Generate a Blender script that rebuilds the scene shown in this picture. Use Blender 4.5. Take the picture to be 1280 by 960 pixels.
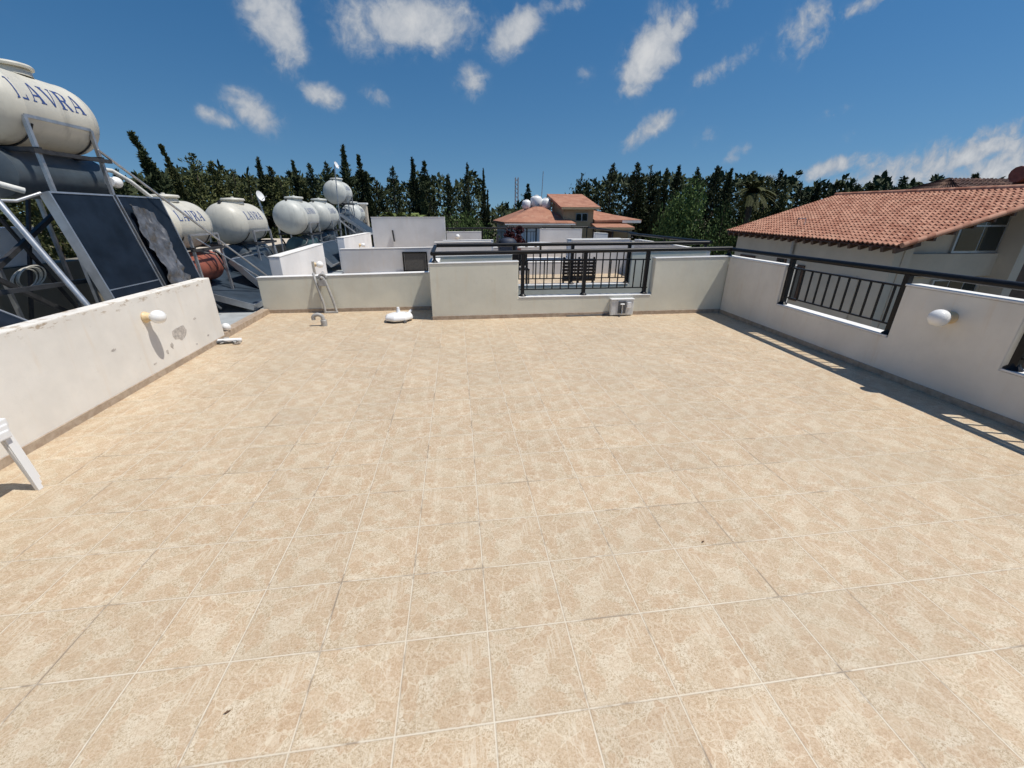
import bpy, bmesh, math, random
from mathutils import Vector, Matrix, noise as mnoise

R = math.radians
scene = bpy.context.scene
for o in list(bpy.data.objects):
    bpy.data.objects.remove(o)
COL = scene.collection

# ------------------------------------------------------------------ camera
EYE = Vector((0, 0, 1.59))
YAW, PITCH, ROLL, FPX = 0.129092, 0.394205, 0.003193, 508.9
cy_, sy_ = math.cos(YAW), math.sin(YAW)
_f0 = Vector((sy_, cy_, 0)); _r0 = Vector((cy_, -sy_, 0)); _up = Vector((0, 0, 1))
FWD = _f0 * math.cos(PITCH) - _up * math.sin(PITCH)
_u = _up * math.cos(PITCH) + _f0 * math.sin(PITCH)
RGT = _r0 * math.cos(ROLL) + _u * math.sin(ROLL)
UPV = _u * math.cos(ROLL) - _r0 * math.sin(ROLL)
cd = bpy.data.cameras.new('camera')
cam = bpy.data.objects.new('camera', cd)
COL.objects.link(cam)
cd.sensor_width = 36.0
cd.lens = FPX / 1280 * 36.0
cd.clip_start = 0.02
cd.clip_end = 3000
cam.matrix_world = Matrix(((RGT.x, UPV.x, -FWD.x, EYE.x), (RGT.y, UPV.y, -FWD.y, EYE.y),
                           (RGT.z, UPV.z, -FWD.z, EYE.z), (0, 0, 0, 1)))
scene.camera = cam
scene.render.resolution_x = 1024
scene.render.resolution_y = 768


def ray(px, py):
    return FWD + RGT * ((px - 640) / FPX) - UPV * ((py - 480) / FPX)


def spot(px, py, dist):
    """survey a bearing of the photograph: the point seen there at a given ground distance"""
    d = ray(px, py)
    return EYE + d * (dist / math.hypot(d.x, d.y))


# ------------------------------------------------------------------ light, sky, exposure
SUN = Vector((0.43, -0.13, 1.0)).normalized()
sd = bpy.data.lights.new('sun', 'SUN')
sd.energy = 4.3
sd.angle = R(0.5)
sd.color = (1.0, 0.95, 0.87)
sun = bpy.data.objects.new('sun', sd)
COL.objects.link(sun)
sun.rotation_euler = SUN.to_track_quat('Z', 'Y').to_euler()
scene.view_settings.view_transform = 'Standard'
scene.view_settings.look = 'None'
scene.view_settings.gamma = 1
scene.view_settings.use_curve_mapping = False
scene.view_settings.exposure = 0.08
scene.render.engine = 'CYCLES'
cy = scene.cycles
cy.use_adaptive_sampling = True
cy.adaptive_threshold = 0.02
cy.max_bounces = 6; cy.diffuse_bounces = 3; cy.glossy_bounces = 2; cy.transmission_bounces = 2
cy.caustics_reflective = False; cy.caustics_refractive = False

world = bpy.data.worlds.new('World')
scene.world = world
world.use_nodes = True
world.cycles.sampling_method = 'MANUAL'
world.cycles.sample_map_resolution = 256
wn, wl = world.node_tree.nodes, world.node_tree.links
wn.clear()


class G:
    """small expression helper for node trees"""
    def __init__(s, tree):
        s.t = tree; s.n = tree.nodes; s.l = tree.links

    def _set(s, sock, v):
        if hasattr(v, 'is_linked') or isinstance(v, bpy.types.NodeSocket):
            s.l.new(v, sock)
        else:
            sock.default_value = v

    def math(s, op, a, b=None, c=None, clamp=False):
        n = s.n.new('ShaderNodeMath'); n.operation = op; n.use_clamp = clamp
        s._set(n.inputs[0], a)
        if b is not None: s._set(n.inputs[1], b)
        if c is not None: s._set(n.inputs[2], c)
        return n.outputs[0]

    def vmath(s, op, a, b=None, scale=None):
        n = s.n.new('ShaderNodeVectorMath'); n.operation = op
        s._set(n.inputs[0], a)
        if b is not None: s._set(n.inputs[1], b)
        if scale is not None: s._set(n.inputs['Scale'], scale)
        return n.outputs['Value'] if op in ('DOT_PRODUCT', 'LENGTH', 'DISTANCE') else n.outputs[0]

    def sep(s, v):
        n = s.n.new('ShaderNodeSeparateXYZ'); s._set(n.inputs[0], v); return n.outputs

    def comb(s, x, y, z):
        n = s.n.new('ShaderNodeCombineXYZ')
        for i, v in enumerate((x, y, z)): s._set(n.inputs[i], v)
        return n.outputs[0]

    def noise(s, v, scale, detail=4, rough=0.55, dist=0.0, color=False):
        n = s.n.new('ShaderNodeTexNoise')
        if v is not None: s._set(n.inputs['Vector'], v)
        n.inputs['Scale'].default_value = scale; n.inputs['Detail'].default_value = detail
        n.inputs['Roughness'].default_value = rough; n.inputs['Distortion'].default_value = dist
        return n.outputs[1 if color else 0]

    def wnoise(s, v, color=False):
        n = s.n.new('ShaderNodeTexWhiteNoise'); n.noise_dimensions = '3D'
        s._set(n.inputs['Vector'], v)
        return n.outputs[1 if color else 0]

    def ramp(s, v, a, b, lo=0.0, hi=1.0, smooth=True):
        n = s.n.new('ShaderNodeMapRange')
        n.interpolation_type = 'SMOOTHSTEP' if smooth else 'LINEAR'
        s._set(n.inputs[0], v)
        for i, q in enumerate((a, b, lo, hi)): s._set(n.inputs[1 + i], q)
        return n.outputs[0]

    def mix(s, f, a, b, mode='MIX'):
        n = s.n.new('ShaderNodeMix'); n.data_type = 'RGBA'; n.blend_type = mode
        s._set(n.inputs[0], f)
        for i, v in ((6, a), (7, b)):
            if isinstance(v, tuple) and len(v) == 3: v = (*v, 1)
            s._set(n.inputs[i], v)
        return n.outputs[2]

    def mapping(s, v, loc=(0, 0, 0), rot=(0, 0, 0), scale=(1, 1, 1), kind='POINT'):
        n = s.n.new('ShaderNodeMapping'); n.vector_type = kind
        s._set(n.inputs[0], v)
        n.inputs[1].default_value = loc; n.inputs[2].default_value = rot; n.inputs[3].default_value = scale
        return n.outputs[0]


g = G(world.node_tree)
sky = wn.new('ShaderNodeTexSky')
sky.sky_type = 'NISHITA'
sky.sun_disc = False
sky.sun_elevation = math.asin(SUN.z)
sky.sun_rotation = math.atan2(SUN.x, SUN.y)
sky.altitude = 0
sky.air_density = 1.15
sky.dust_density = 0.2
sky.ozone_density = 2.2
tc = wn.new('ShaderNodeTexCoord')
D = g.vmath('NORMALIZE', tc.outputs['Generated'])
ds = g.sep(D)
wl.new(g.vmath('NORMALIZE', g.comb(ds[0], ds[1], g.math('MULTIPLY_ADD', ds[2], .85, .14))), sky.inputs['Vector'])
# cumulus puffs: each one has a bearing and an angular size of its own
CLOUDS = [  # bearing (photo survey), half sizes, tilt, density
    (345, 30, 66, 48, 30, .92), (515, 28, 105, 52, -8, 1.0), (645, 38, 52, 30, -20, .85), (588, 98, 28, 34, 0, .62),
    (318, 142, 42, 30, 0, .85), (280, 150, 38, 14, 0, .6), (402, 118, 30, 20, 0, .72), (472, 120, 26, 18, 0, .5),
    (812, 68, 68, 36, -40, 1.0), (845, 40, 45, 20, -30, .75), (812, 160, 46, 18, -22, .82), (715, 5, 28, 16, 0, .5),
    (732, 95, 18, 18, 0, .42), (900, 86, 62, 18, -15, .45), (1010, 32, 55, 42, -30, .55), (1085, 4, 55, 18, 0, .62),
    (1018, 55, 28, 18, 0, .68), (890, 4, 60, 22, 0, .38), (882, 172, 22, 16, 0, .42), (915, 194, 32, 15, 0, .45),
    (1040, 143, 32, 12, 0, .3), (1062, 171, 26, 13, 0, .28), (1120, 222, 170, 34, -4, .74), (1218, 192, 62, 20, -5, .9),
    (1040, 208, 52, 15, 0, .85), (1255, 166, 66, 20, -10, .5), (1250, 214, 110, 44, 0, .85), (485, 188, 18, 13, 0, .3),
    (655, 122, 12, 12, 0, .25), (960, 225, 60, 16, 0, .35), (20, 20, 90, 30, 0, .16), (1150, 190, 60, 12, 0, .4)]
dens = None
for (px, py, rx, ry, an, k) in CLOUDS:
    c0 = ray(px, py).normalized()
    ca, sa = math.cos(R(an)), math.sin(R(an))
    A = (ray(px + 8 * ca, py + 8 * sa).normalized() - c0) / 8 * rx
    B = (ray(px - 8 * sa, py + 8 * ca).normalized() - c0) / 8 * ry
    q = g.vmath('SUBTRACT', D, tuple(c0))
    u = g.vmath('DOT_PRODUCT', q, tuple(A / A.length_squared))
    v = g.vmath('DOT_PRODUCT', q, tuple(B / B.length_squared))
    r2 = g.math('MULTIPLY_ADD', v, v, g.math('MULTIPLY', u, u))
    b = g.math('MULTIPLY', g.math('POWER', 2.718, g.math('MULTIPLY', r2, -1.35)), k)
    dens = b if dens is None else g.math('MAXIMUM', dens, b)
ay = g.math('MAXIMUM', g.math('ABSOLUTE', ds[1]), .2)          # bearings laid out on the northern sky
pq = g.comb(g.math('DIVIDE', ds[0], ay), g.math('DIVIDE', ds[2], ay), ds[1])
wq = g.vmath('ADD', pq, g.vmath('SCALE', g.vmath('SUBTRACT', g.noise(pq, 11, 3, color=True), (.5, .5, .5)), scale=.05))
n1 = g.noise(wq, 13, 8, .60)
n2 = g.noise(wq, 34, 6, .6)
nn = g.math('MULTIPLY_ADD', n2, .4, g.math('MULTIPLY', n1, .6))
body = g.math('MULTIPLY_ADD', g.math('SUBTRACT', nn, .5), 1.9, dens)
thin = g.math('MULTIPLY', g.ramp(dens, .02, .45), g.ramp(nn, .42, .75, 0, .35))
fac = g.math('MAXIMUM', g.math('MULTIPLY', g.ramp(body, .21, .78), .95), thin)
fac = g.math('MULTIPLY', fac, g.ramp(dens, .06, .3))
shade = g.ramp(g.math('ADD', body, g.math('MULTIPLY', g.noise(wq, 26, 5), .4)), .6, 1.55)
cc = g.mix(shade, (.47, .53, .62), (.86, .87, .88))
hsv = wn.new('ShaderNodeHueSaturation')
hsv.inputs['Saturation'].default_value = 1.36
hsv.inputs['Hue'].default_value = .5
wl.new(sky.outputs[0], hsv.inputs['Color'])
bg1 = wn.new('ShaderNodeBackground'); bg1.inputs[1].default_value = 0.078
wl.new(hsv.outputs[0], bg1.inputs[0])
bg2 = wn.new('ShaderNodeBackground'); bg2.inputs[1].default_value = 0.72
wl.new(cc, bg2.inputs[0])
mx = wn.new('ShaderNodeMixShader')
wl.new(fac, mx.inputs[0]); wl.new(bg1.outputs[0], mx.inputs[1]); wl.new(bg2.outputs[0], mx.inputs[2])
wo = wn.new('ShaderNodeOutputWorld')
wl.new(mx.outputs[0], wo.inputs[0])


# ------------------------------------------------------------------ materials
def newmat(name):
    m = bpy.data.materials.new(name); m.use_nodes = True
    t = m.node_tree
    return m, G(t), t.nodes['Principled BSDF']


def bump(gg, bsdf, h, strength=.3, dist=.01):
    n = gg.n.new('ShaderNodeBump'); n.inputs['Strength'].default_value = strength
    n.inputs['Distance'].default_value = dist
    gg.l.new(h, n.inputs['Height']); gg.l.new(n.outputs[0], bsdf.inputs['Normal'])


def objco(gg):
    n = gg.n.new('ShaderNodeTexCoord'); return n.outputs['Object']


def geopos(gg):
    n = gg.n.new('ShaderNodeNewGeometry'); return n.outputs['Position']


def plain(name, col, rough=.5, metal=0.0, var=.12, scale=6.0, spec=.5, bmp=0.0, bscale=60, grime=0.0, streak=0.0):
    m, gg, b = newmat(name)
    p = geopos(gg)
    f = gg.noise(p, scale, 5, .6)
    lo = tuple(c * (1 - var) for c in col); hi = tuple(min(1, c * (1 + var)) for c in col)
    c = gg.mix(gg.ramp(f, .3, .7), lo, hi)
    if grime:
        gr = gg.ramp(gg.noise(p, scale * 2.3, 6, .7), .52, .75)
        c = gg.mix(gg.math('MULTIPLY', gr, grime), c, (.12, .10, .08))
    if streak:
        st = gg.ramp(gg.noise(gg.vmath('MULTIPLY', p, (9, 9, .9)), 1.0, 5, .65), .50, .74)
        c = gg.mix(gg.math('MULTIPLY', st, streak), c, tuple(x * .52 for x in col))
    gg.l.new(c, b.inputs['Base Color'])
    b.inputs['Roughness'].default_value = rough; b.inputs['Metallic'].default_value = metal
    b.inputs['Specular IOR Level'].default_value = spec
    if bmp: bump(gg, b, gg.noise(p, bscale, 4, .6), bmp, .004)
    return m


def stucco(name, col, dirty=.25, warm=(.40, .31, .21), topz=None):
    m, gg, b = newmat(name)
    p = geopos(gg)
    big = gg.noise(p, 1.3, 4, .6)
    c = gg.mix(gg.ramp(big, .3, .72), tuple(x * .90 for x in col), tuple(min(.9, x * 1.05) for x in col))
    fine = gg.noise(p, 18, 5, .65)
    c = gg.mix(gg.math('MULTIPLY', gg.ramp(fine, .45, .7), .10), c, tuple(x * .8 for x in col))
    st = gg.noise(gg.vmath('MULTIPLY', p, (5, 5, .55)), 2.2, 5, .6)      # rain streaks
    c = gg.mix(gg.math('MULTIPLY', gg.ramp(st, .52, .78), dirty * .8), c, tuple(x * y * 2.1 for x, y in zip(col, warm)))
    sp = gg.noise(p, 9, 6, .75)
    c = gg.mix(gg.math('MULTIPLY', gg.ramp(sp, .63, .74), dirty * .7), c, (.27, .25, .22))
    if topz:                                   # rusty cracks along the weathered top edge
        z = gg.sep(p)[2]
        band = gg.ramp(gg.math('MULTIPLY_ADD', gg.noise(p, 6, 5, .7), .16, z), topz + .03, topz + .075)
        crk = gg.ramp(gg.noise(gg.vmath('MULTIPLY', p, (9, 9, 30)), 1.0, 5, .7), .52, .64)
        c = gg.mix(gg.math('MULTIPLY', gg.math('MULTIPLY', band, crk), .75), c, (.36, .26, .16))
    gg.l.new(c, b.inputs['Base Color'])
    b.inputs['Roughness'].default_value = .88; b.inputs['Specular IOR Level'].default_value = .2
    h = gg.math('MULTIPLY_ADD', gg.noise(p, 90, 5, .7), .5, gg.noise(p, 7, 3, .5))
    bump(gg, b, h, .35, .006)
    return m


def tile_floor(name, T=.33, ox=.841, oy=4.473):
    """stone-print ceramic tiles: one print, mirrored on every other row"""
    m, gg, b = newmat(name)
    p = geopos(gg)
    s = gg.sep(p)
    gx = gg.math('MULTIPLY_ADD', s[0], 1 / T, ox)
    gy = gg.math('MULTIPLY_ADD', s[1], 1 / T, oy)
    ix, iy = gg.math('FLOOR', gx), gg.math('FLOOR', gy)
    lx, ly = gg.math('SUBTRACT', gx, ix), gg.math('SUBTRACT', gy, iy)
    rnd = gg.wnoise(gg.comb(ix, iy, 3.3))
    rnd2 = gg.wnoise(gg.comb(ix, iy, 8.1))
    rr = gg.wnoise(gg.comb(0.0, iy, 1.7))
    flip = gg.math('GREATER_THAN', gg.math('MULTIPLY_ADD', gg.math('SUBTRACT', rnd, .5), .3, rr), .5)
    fx = gg.math('ADD', lx, gg.math('MULTIPLY', flip, gg.math('MULTIPLY_ADD', lx, -2.0, 1.0)))
    var = gg.math('MULTIPLY', gg.math('FLOOR', gg.math('MULTIPLY', rnd2, 3.0)), 5.3)
    L = gg.comb(fx, ly, var)
    wob = gg.vmath('SCALE', gg.vmath('SUBTRACT', gg.noise(L, 7, 4, .6, color=True), (.5, .5, .5)), scale=.16)
    Lw = gg.vmath('ADD', gg.comb(fx, ly, 0.0), gg.vmath('MULTIPLY', wob, (1, 1, 0)))
    ST = [(.12, .36, .085, .27, 5, 1.0), (.60, .13, .24, .095, -6, .85), (.52, .74, .15, .10, 35, .75), (.30, .72, .12, .09, -30, .6),
          (.86, .42, .09, .15, -15, .7), (.48, .42, .14, .11, 20, .45), (.90, .84, .09, .10, 0, .5), (.16, .86, .10, .07, 10, .55)]
    stone = ring = None
    for (cx, cy, rx, ry, an, tone) in ST:
        d = gg.vmath('LENGTH', gg.mapping(Lw, (cx, cy, 0), (0, 0, R(an)), (rx, ry, 1), 'TEXTURE'))
        mk = gg.math('MULTIPLY', gg.ramp(d, 1.05, .88), tone)
        stone = mk if stone is None else gg.math('MAXIMUM', stone, mk)
    LZ = gg.comb(fx, ly, gg.math('ADD', var, 2.0))

    def voro(feature, v, scale, out):
        n = gg.n.new('ShaderNodeTexVoronoi'); n.feature = feature; n.voronoi_dimensions = '3D'
        gg._set(n.inputs['Vector'], v); n.inputs['Scale'].default_value = scale
        return n.outputs[out]
    Lv = gg.vmath('MULTIPLY', gg.vmath('ADD', LZ, gg.vmath('SCALE', wob, scale=.7)), (1.0, 1.25, 1.0))
    crk = gg.ramp(voro('DISTANCE_TO_EDGE', Lv, 4.3, 'Distance'), .035, .010)          # pale cracks between the printed stones
    cellr = gg.sep(voro('F1', Lv, 4.3, 'Color'))[0]
    slab = gg.math('MAXIMUM', gg.math('MULTIPLY', gg.ramp(cellr, .50, .56), .75), stone)
    warp = gg.vmath('ADD', LZ, gg.vmath('SCALE', gg.vmath('SUBTRACT', gg.noise(LZ, 22, 3, .6, color=True), (.5, .5, .5)), scale=.07))
    fleck = gg.noise(warp, 46, 4, .7, .4)
    scrib = gg.math('ABSOLUTE', gg.math('SUBTRACT', gg.noise(warp, 27, 3, .6, 1.2), .5))    # scratchy light strokes
    chalk = gg.ramp(gg.noise(LZ, 3.4, 4, .6), .47, .60)
    streak = gg.noise(gg.mapping(LZ, (0, 0, 0), (0, 0, R(-18)), (34, 3.2, 1)), 1.0, 3, .6)
    smask = gg.math('MULTIPLY', gg.ramp(gg.vmath('LENGTH', gg.mapping(Lw, (.78, .72, 0), (0, 0, R(-18)), (.14, .25, 1), 'TEXTURE')), 1.1, .5),
                    gg.ramp(streak, .45, .6))
    base = gg.mix(gg.ramp(fleck, .38, .62), (.35, .262, .17), (.56, .465, .345))
    base = gg.mix(gg.math('MULTIPLY', gg.ramp(scrib, .062, .010), gg.math('MULTIPLY_ADD', chalk, .35, .62)), base, (.68, .615, .51))
    base = gg.mix(gg.math('MULTIPLY', gg.math('MULTIPLY', chalk, gg.ramp(fleck, .40, .58)), .50), base, (.68, .63, .54))
    stc = gg.mix(gg.ramp(fleck, .34, .66), (.415, .295, .192), (.545, .42, .298))
    stc = gg.mix(gg.math('MULTIPLY', gg.ramp(gg.noise(LZ, 6, 3), .45, .7), .5), stc, (.46, .30, .19))
    c = gg.mix(gg.math('MULTIPLY', slab, gg.ramp(gg.noise(LZ, 9, 3, .6), .3, .65, .55, .85)), base, stc)
    c = gg.mix(gg.math('MULTIPLY', gg.ramp(cellr, .30, .12), .20), c, (.60, .52, .41))
    c = gg.mix(gg.math('MULTIPLY', gg.ramp(cellr, .80, .90), .16), c, (.44, .29, .19))
    c = gg.mix(gg.math('MULTIPLY', crk, gg.ramp(gg.noise(LZ, 3.1, 3), .38, .58, .20, .64)), c, (.66, .585, .47))
    Lf = gg.vmath('ADD', LZ, gg.vmath('SCALE', wob, scale=.25))
    crk2 = gg.math('MULTIPLY', gg.ramp(voro('DISTANCE_TO_EDGE', Lf, 10.5, 'Distance'), .085, .03), gg.ramp(gg.noise(LZ, 4.6, 3), .50, .60))
    c = gg.mix(gg.math('MULTIPLY', crk2, .34), c, (.68, .615, .51))
    c = gg.mix(gg.math('MULTIPLY', gg.ramp(scrib, .030, .004), .38), c, (.68, .60, .49))
    c = gg.mix(gg.math('MULTIPLY', smask, .55), c, (.67, .615, .52))
    ring = crk
    # per-tile tone, large dusty patches, pinkish wear
    tint = gg.ramp(rnd, 0, 1, .95, 1.045, smooth=False)
    c = gg.mix(1.0, c, gg.comb(gg.math('MULTIPLY', tint, .995), gg.math('MULTIPLY', tint, .952), gg.math('MULTIPLY', tint, .868)), 'MULTIPLY')
    c = gg.mix(gg.math('MULTIPLY', gg.ramp(gg.noise(p, .75, 5, .6), .42, .72), .25), c, (.50, .43, .315))
    c = gg.mix(gg.math('MULTIPLY', gg.ramp(gg.noise(p, 1.1, 4, .6, .4), .58, .74), .22), c, (.46, .345, .25))
    c = gg.mix(gg.math('MULTIPLY', gg.ramp(gg.noise(p, 5.5, 6, .75), .60, .78), .22), c, (.27, .21, .155))
    # joints
    ex = gg.math('MINIMUM', lx, gg.math('SUBTRACT', 1.0, lx))
    ey = gg.math('MINIMUM', ly, gg.math('SUBTRACT', 1.0, ly))
    jw = gg.math('MULTIPLY_ADD', gg.noise(p, 25, 3), .006, -.003)
    e = gg.math('ADD', gg.math('MINIMUM', ex, ey), jw)
    joint = gg.ramp(e, .0115, .005)
    edge = gg.math('MULTIPLY', gg.ramp(e, .030, .012), gg.math('SUBTRACT', 1.0, joint))
    dirtj = gg.ramp(gg.noise(p, 2.6, 5, .7), .52, .60)
    jc = gg.mix(gg.math('MULTIPLY', dirtj, .8), (.66, .585, .46), (.20, .145, .10))
    c = gg.mix(gg.math('MULTIPLY', edge, .25), c, (.33, .24, .16))
    c = gg.mix(gg.math('MULTIPLY', joint, gg.ramp(gg.noise(p, 1.7, 4, .6), .35, .65, .72, 1.0)), c, jc)
    gg.l.new(c, b.inputs['Base Color'])
    gg.l.new(gg.ramp(gg.noise(p, 3, 4), .3, .7, .42, .62), b.inputs['Roughness'])
    b.inputs['Specular IOR Level'].default_value = .35
    h = gg.math('ADD', gg.math('MULTIPLY', gg.ramp(gg.math('MINIMUM', ex, ey), .012, .005), -1.0), gg.math('MULTIPLY', gg.noise(p, 60, 2, .6), .3))
    bump(gg, b, h, .45, .003)
    return m


def skirt_mat(name):
    m, gg, b = newmat(name)
    p = geopos(gg)
    s = gg.sep(p)
    c = gg.mix(gg.ramp(gg.noise(p, 14, 6, .7), .3, .7), (.33, .245, .175), (.47, .38, .29))
    c = gg.mix(gg.math('MULTIPLY', gg.ramp(gg.noise(p, 3, 5, .7), .5, .7), .45), c, (.22, .17, .13))
    k = gg.math('MINIMUM', gg.math('PINGPONG', gg.math('ADD', s[1], 9.0), .165), gg.math('PINGPONG', gg.math('ADD', s[0], 9.0), .165))
    gg.l.new(c, b.inputs['Base Color']); b.inputs['Roughness'].default_value = .6
    bump(gg, b, gg.noise(p, 40, 4), .3, .004)
    return m


def leafmat(name, a, c2, tr=.25):
    m, gg, b = newmat(name)
    p = geopos(gg)
    oi = gg.n.new('ShaderNodeObjectInfo')
    f = gg.noise(p, 1.1, 3, .6)
    f2 = gg.noise(p, 7, 2, .6)
    c = gg.mix(gg.ramp(gg.math('MULTIPLY_ADD', f2, .5, gg.math('MULTIPLY', f, .6)), .35, .75), a, c2)
    k = gg.ramp(oi.outputs['Random'], 0, 1, .75, 1.25, smooth=False)
    c = gg.mix(1.0, c, gg.comb(k, k, k), 'MULTIPLY')
    gg.l.new(c, b.inputs['Base Color'])
    b.inputs['Roughness'].default_value = .7; b.inputs['Specular IOR Level'].default_value = .15
    return m


def rooftile_mat(name, cols=((.36, .155, .095), (.49, .25, .165)), wx=.2, wy=.3):
    m, gg, b = newmat(name)
    o = objco(gg)
    s = gg.sep(o)
    cell = gg.comb(gg.math('FLOOR', gg.math('DIVIDE', s[1], wx)), gg.math('FLOOR', gg.math('DIVIDE', s[0], wy)), 1.0)
    rnd = gg.wnoise(cell)
    c = gg.mix(rnd, *cols)
    c = gg.mix(gg.math('MULTIPLY', gg.ramp(gg.noise(o, 2.5, 6, .7), .48, .72), .5), c, (.50, .32, .22))
    c = gg.mix(gg.math('MULTIPLY', gg.ramp(gg.noise(o, 9, 5, .7), .56, .74), .45), c, (.20, .09, .06))
    gg.l.new(c, b.inputs['Base Color']); b.inputs['Roughness'].default_value = .8
    b.inputs['Specular IOR Level'].default_value = .25
    return m


M = dict(
    tiles=tile_floor('stone_print_tiles'),
    wall=stucco('cream_stucco', (.765, .725, .645), .28),
    wallleft=stucco('flaking_cream_stucco', (.765, .73, .665), .3, topz=.80),
    wallfar=stucco('pale_stucco', (.74, .72, .605), .25),
    white=stucco('white_stucco', (.80, .80, .80), .15),
    grey=stucco('weathered_white_stucco', (.66, .665, .675), .2),
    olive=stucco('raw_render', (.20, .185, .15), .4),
    beige=stucco('beige_house_stucco', (.55, .48, .385), .2),
    tan=stucco('tan_house_stucco', (.44, .34, .21), .15),
    coping=stucco('coping_paint', (.80, .79, .76), .3),
    patch=plain('bare_plaster', (.47, .43, .385), .95, var=.25, scale=30, bmp=.5),
    skirt=skirt_mat('stone_skirting'),
    black=plain('black_painted_steel', (.007, .007, .008), .42, var=.3, scale=12, spec=.3),
    galv=plain('galvanised_steel', (.46, .47, .48), .42, .75, .2, 9, grime=.15),
    steel_dark=plain('dark_steel', (.05, .05, .052), .55, .4, .3, 8),
    tank=plain('cream_fibreglass', (.57, .55, .475), .45, 0, .06, 2.0, grime=.16, streak=.40),
    tank_grey=plain('grey_fibreglass', (.52, .53, .49), .48, 0, .06, 2.0, grime=.2, streak=.45),
    cyl=plain('grey_cylinder_paint', (.075, .095, .112), .45, .2, .2, 4, grime=.2),
    teal=plain('teal_cylinder_paint', (.045, .085, .088), .45, .1, .25, 4, grime=.3),
    rust=plain('red_oxide_paint', (.27, .085, .055), .55, 0, .25, 5, grime=.3),
    blue=plain('blue_lettering', (.035, .07, .22), .5, 0, .15, 40),
    glass=plain('collector_glass', (.010, .015, .024), .38, 0, .4, 3, spec=.22),
    glass2=plain('collector_glass_dusty', (.035, .050, .068), .42, 0, .25, 3, spec=.3),
    alu=plain('aluminium', (.46, .47, .48), .4, .75, .12, 6, grime=.12),
    foil=plain('silver_sheet', (.17, .17, .175), .34, .45, .35, 9, grime=.3),
    plastic=plain('white_plastic', (.80, .80, .79), .4, 0, .03, 3),
    opal=plain('opal_lamp_globe', (.84, .84, .82), .22, 0, .02, 3),
    lampbase=plain('yellowed_lamp_base', (.66, .50, .29), .5, 0, .12, 20),
    pipegrey=plain('grey_pvc_pipe', (.36, .35, .33), .55, 0, .15, 12, grime=.3),
    pipeins=plain('pale_pipe_lagging', (.66, .66, .62), .7, 0, .15, 12, grime=.2),
    membrane=plain('grey_roof_membrane', (.34, .365, .375), .8, 0, .2, 2.2, bmp=.4, grime=.35),
    screen=plain('dark_mesh_screen', (.085, .085, .082), .7, 0, .15, 30),
    clear=plain('clear_polycarbonate', (.62, .63, .62), .2, 0, .1, 20),
    darkplastic=plain('dark_grey_plastic', (.10, .105, .11), .45, 0, .3, 30),
    navy=plain('navy_cover', (.02, .028, .05), .6, 0, .3, 6),
    window=plain('dark_window_glass', (.018, .026, .026), .08, 0, .3, 2, spec=.8),
    wood=plain('dark_brown_timber', (.085, .045, .028), .6, 0, .3, 8),
    trunk=plain('bark', (.09, .065, .045), .9, 0, .3, 6, bmp=.5, bscale=20),
    cypress=leafmat('cypress_foliage', (.020, .029, .014), (.066, .080, .034)),
    olivetree=leafmat('casuarina_foliage', (.042, .050, .018), (.125, .132, .048)),
    broad=leafmat('broadleaf_foliage', (.035, .060, .016), (.10, .145, .045)),
    palm=leafmat('palm_foliage', (.075, .105, .025), (.20, .235, .085)),
    bract=leafmat('dark_red_leaves', (.035, .012, .014), (.08, .022, .028)),
    rooftile=rooftile_mat('terracotta_tiles', cols=((.29, .115, .07), (.52, .275, .185)), wx=.115, wy=.18),
    rooffar=rooftile_mat('far_terracotta_tiles', ((.31, .14, .09), (.41, .20, .13)), .3, .4),
    roofshaded=rooftile_mat('shaded_brown_tiles', ((.05, .03, .026), (.10, .052, .04)), .25, .35),  # brown tiles darkened in colour to show a slope turned from the sun
    leafdry=plain('dry_leaf', (.11, .06, .03), .8, 0, .3, 60),
    hose=plain('pale_hose', (.42, .41, .37), .5, 0, .15, 20),
    hazedmast=plain('hazed_mast_colour', (.40, .36, .37), .6, 0, .1, 2),  # colour lightened to stand in for haze over distance
)


def ground_mat():
    m, gg, b = newmat('dry_ground')
    p = geopos(gg)
    c = gg.mix(gg.ramp(gg.noise(p, .25, 6, .65), .35, .65), (.20, .155, .10), (.07, .085, .03))
    c = gg.mix(gg.math('MULTIPLY', gg.ramp(gg.noise(p, 3, 5, .7), .4, .7), .4), c, (.30, .25, .18))
    gg.l.new(c, b.inputs['Base Color']); b.inputs['Roughness'].default_value = .95
    bump(gg, b, gg.noise(p, 8, 5), .6, .05)
    return m


M['ground'] = ground_mat()


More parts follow.
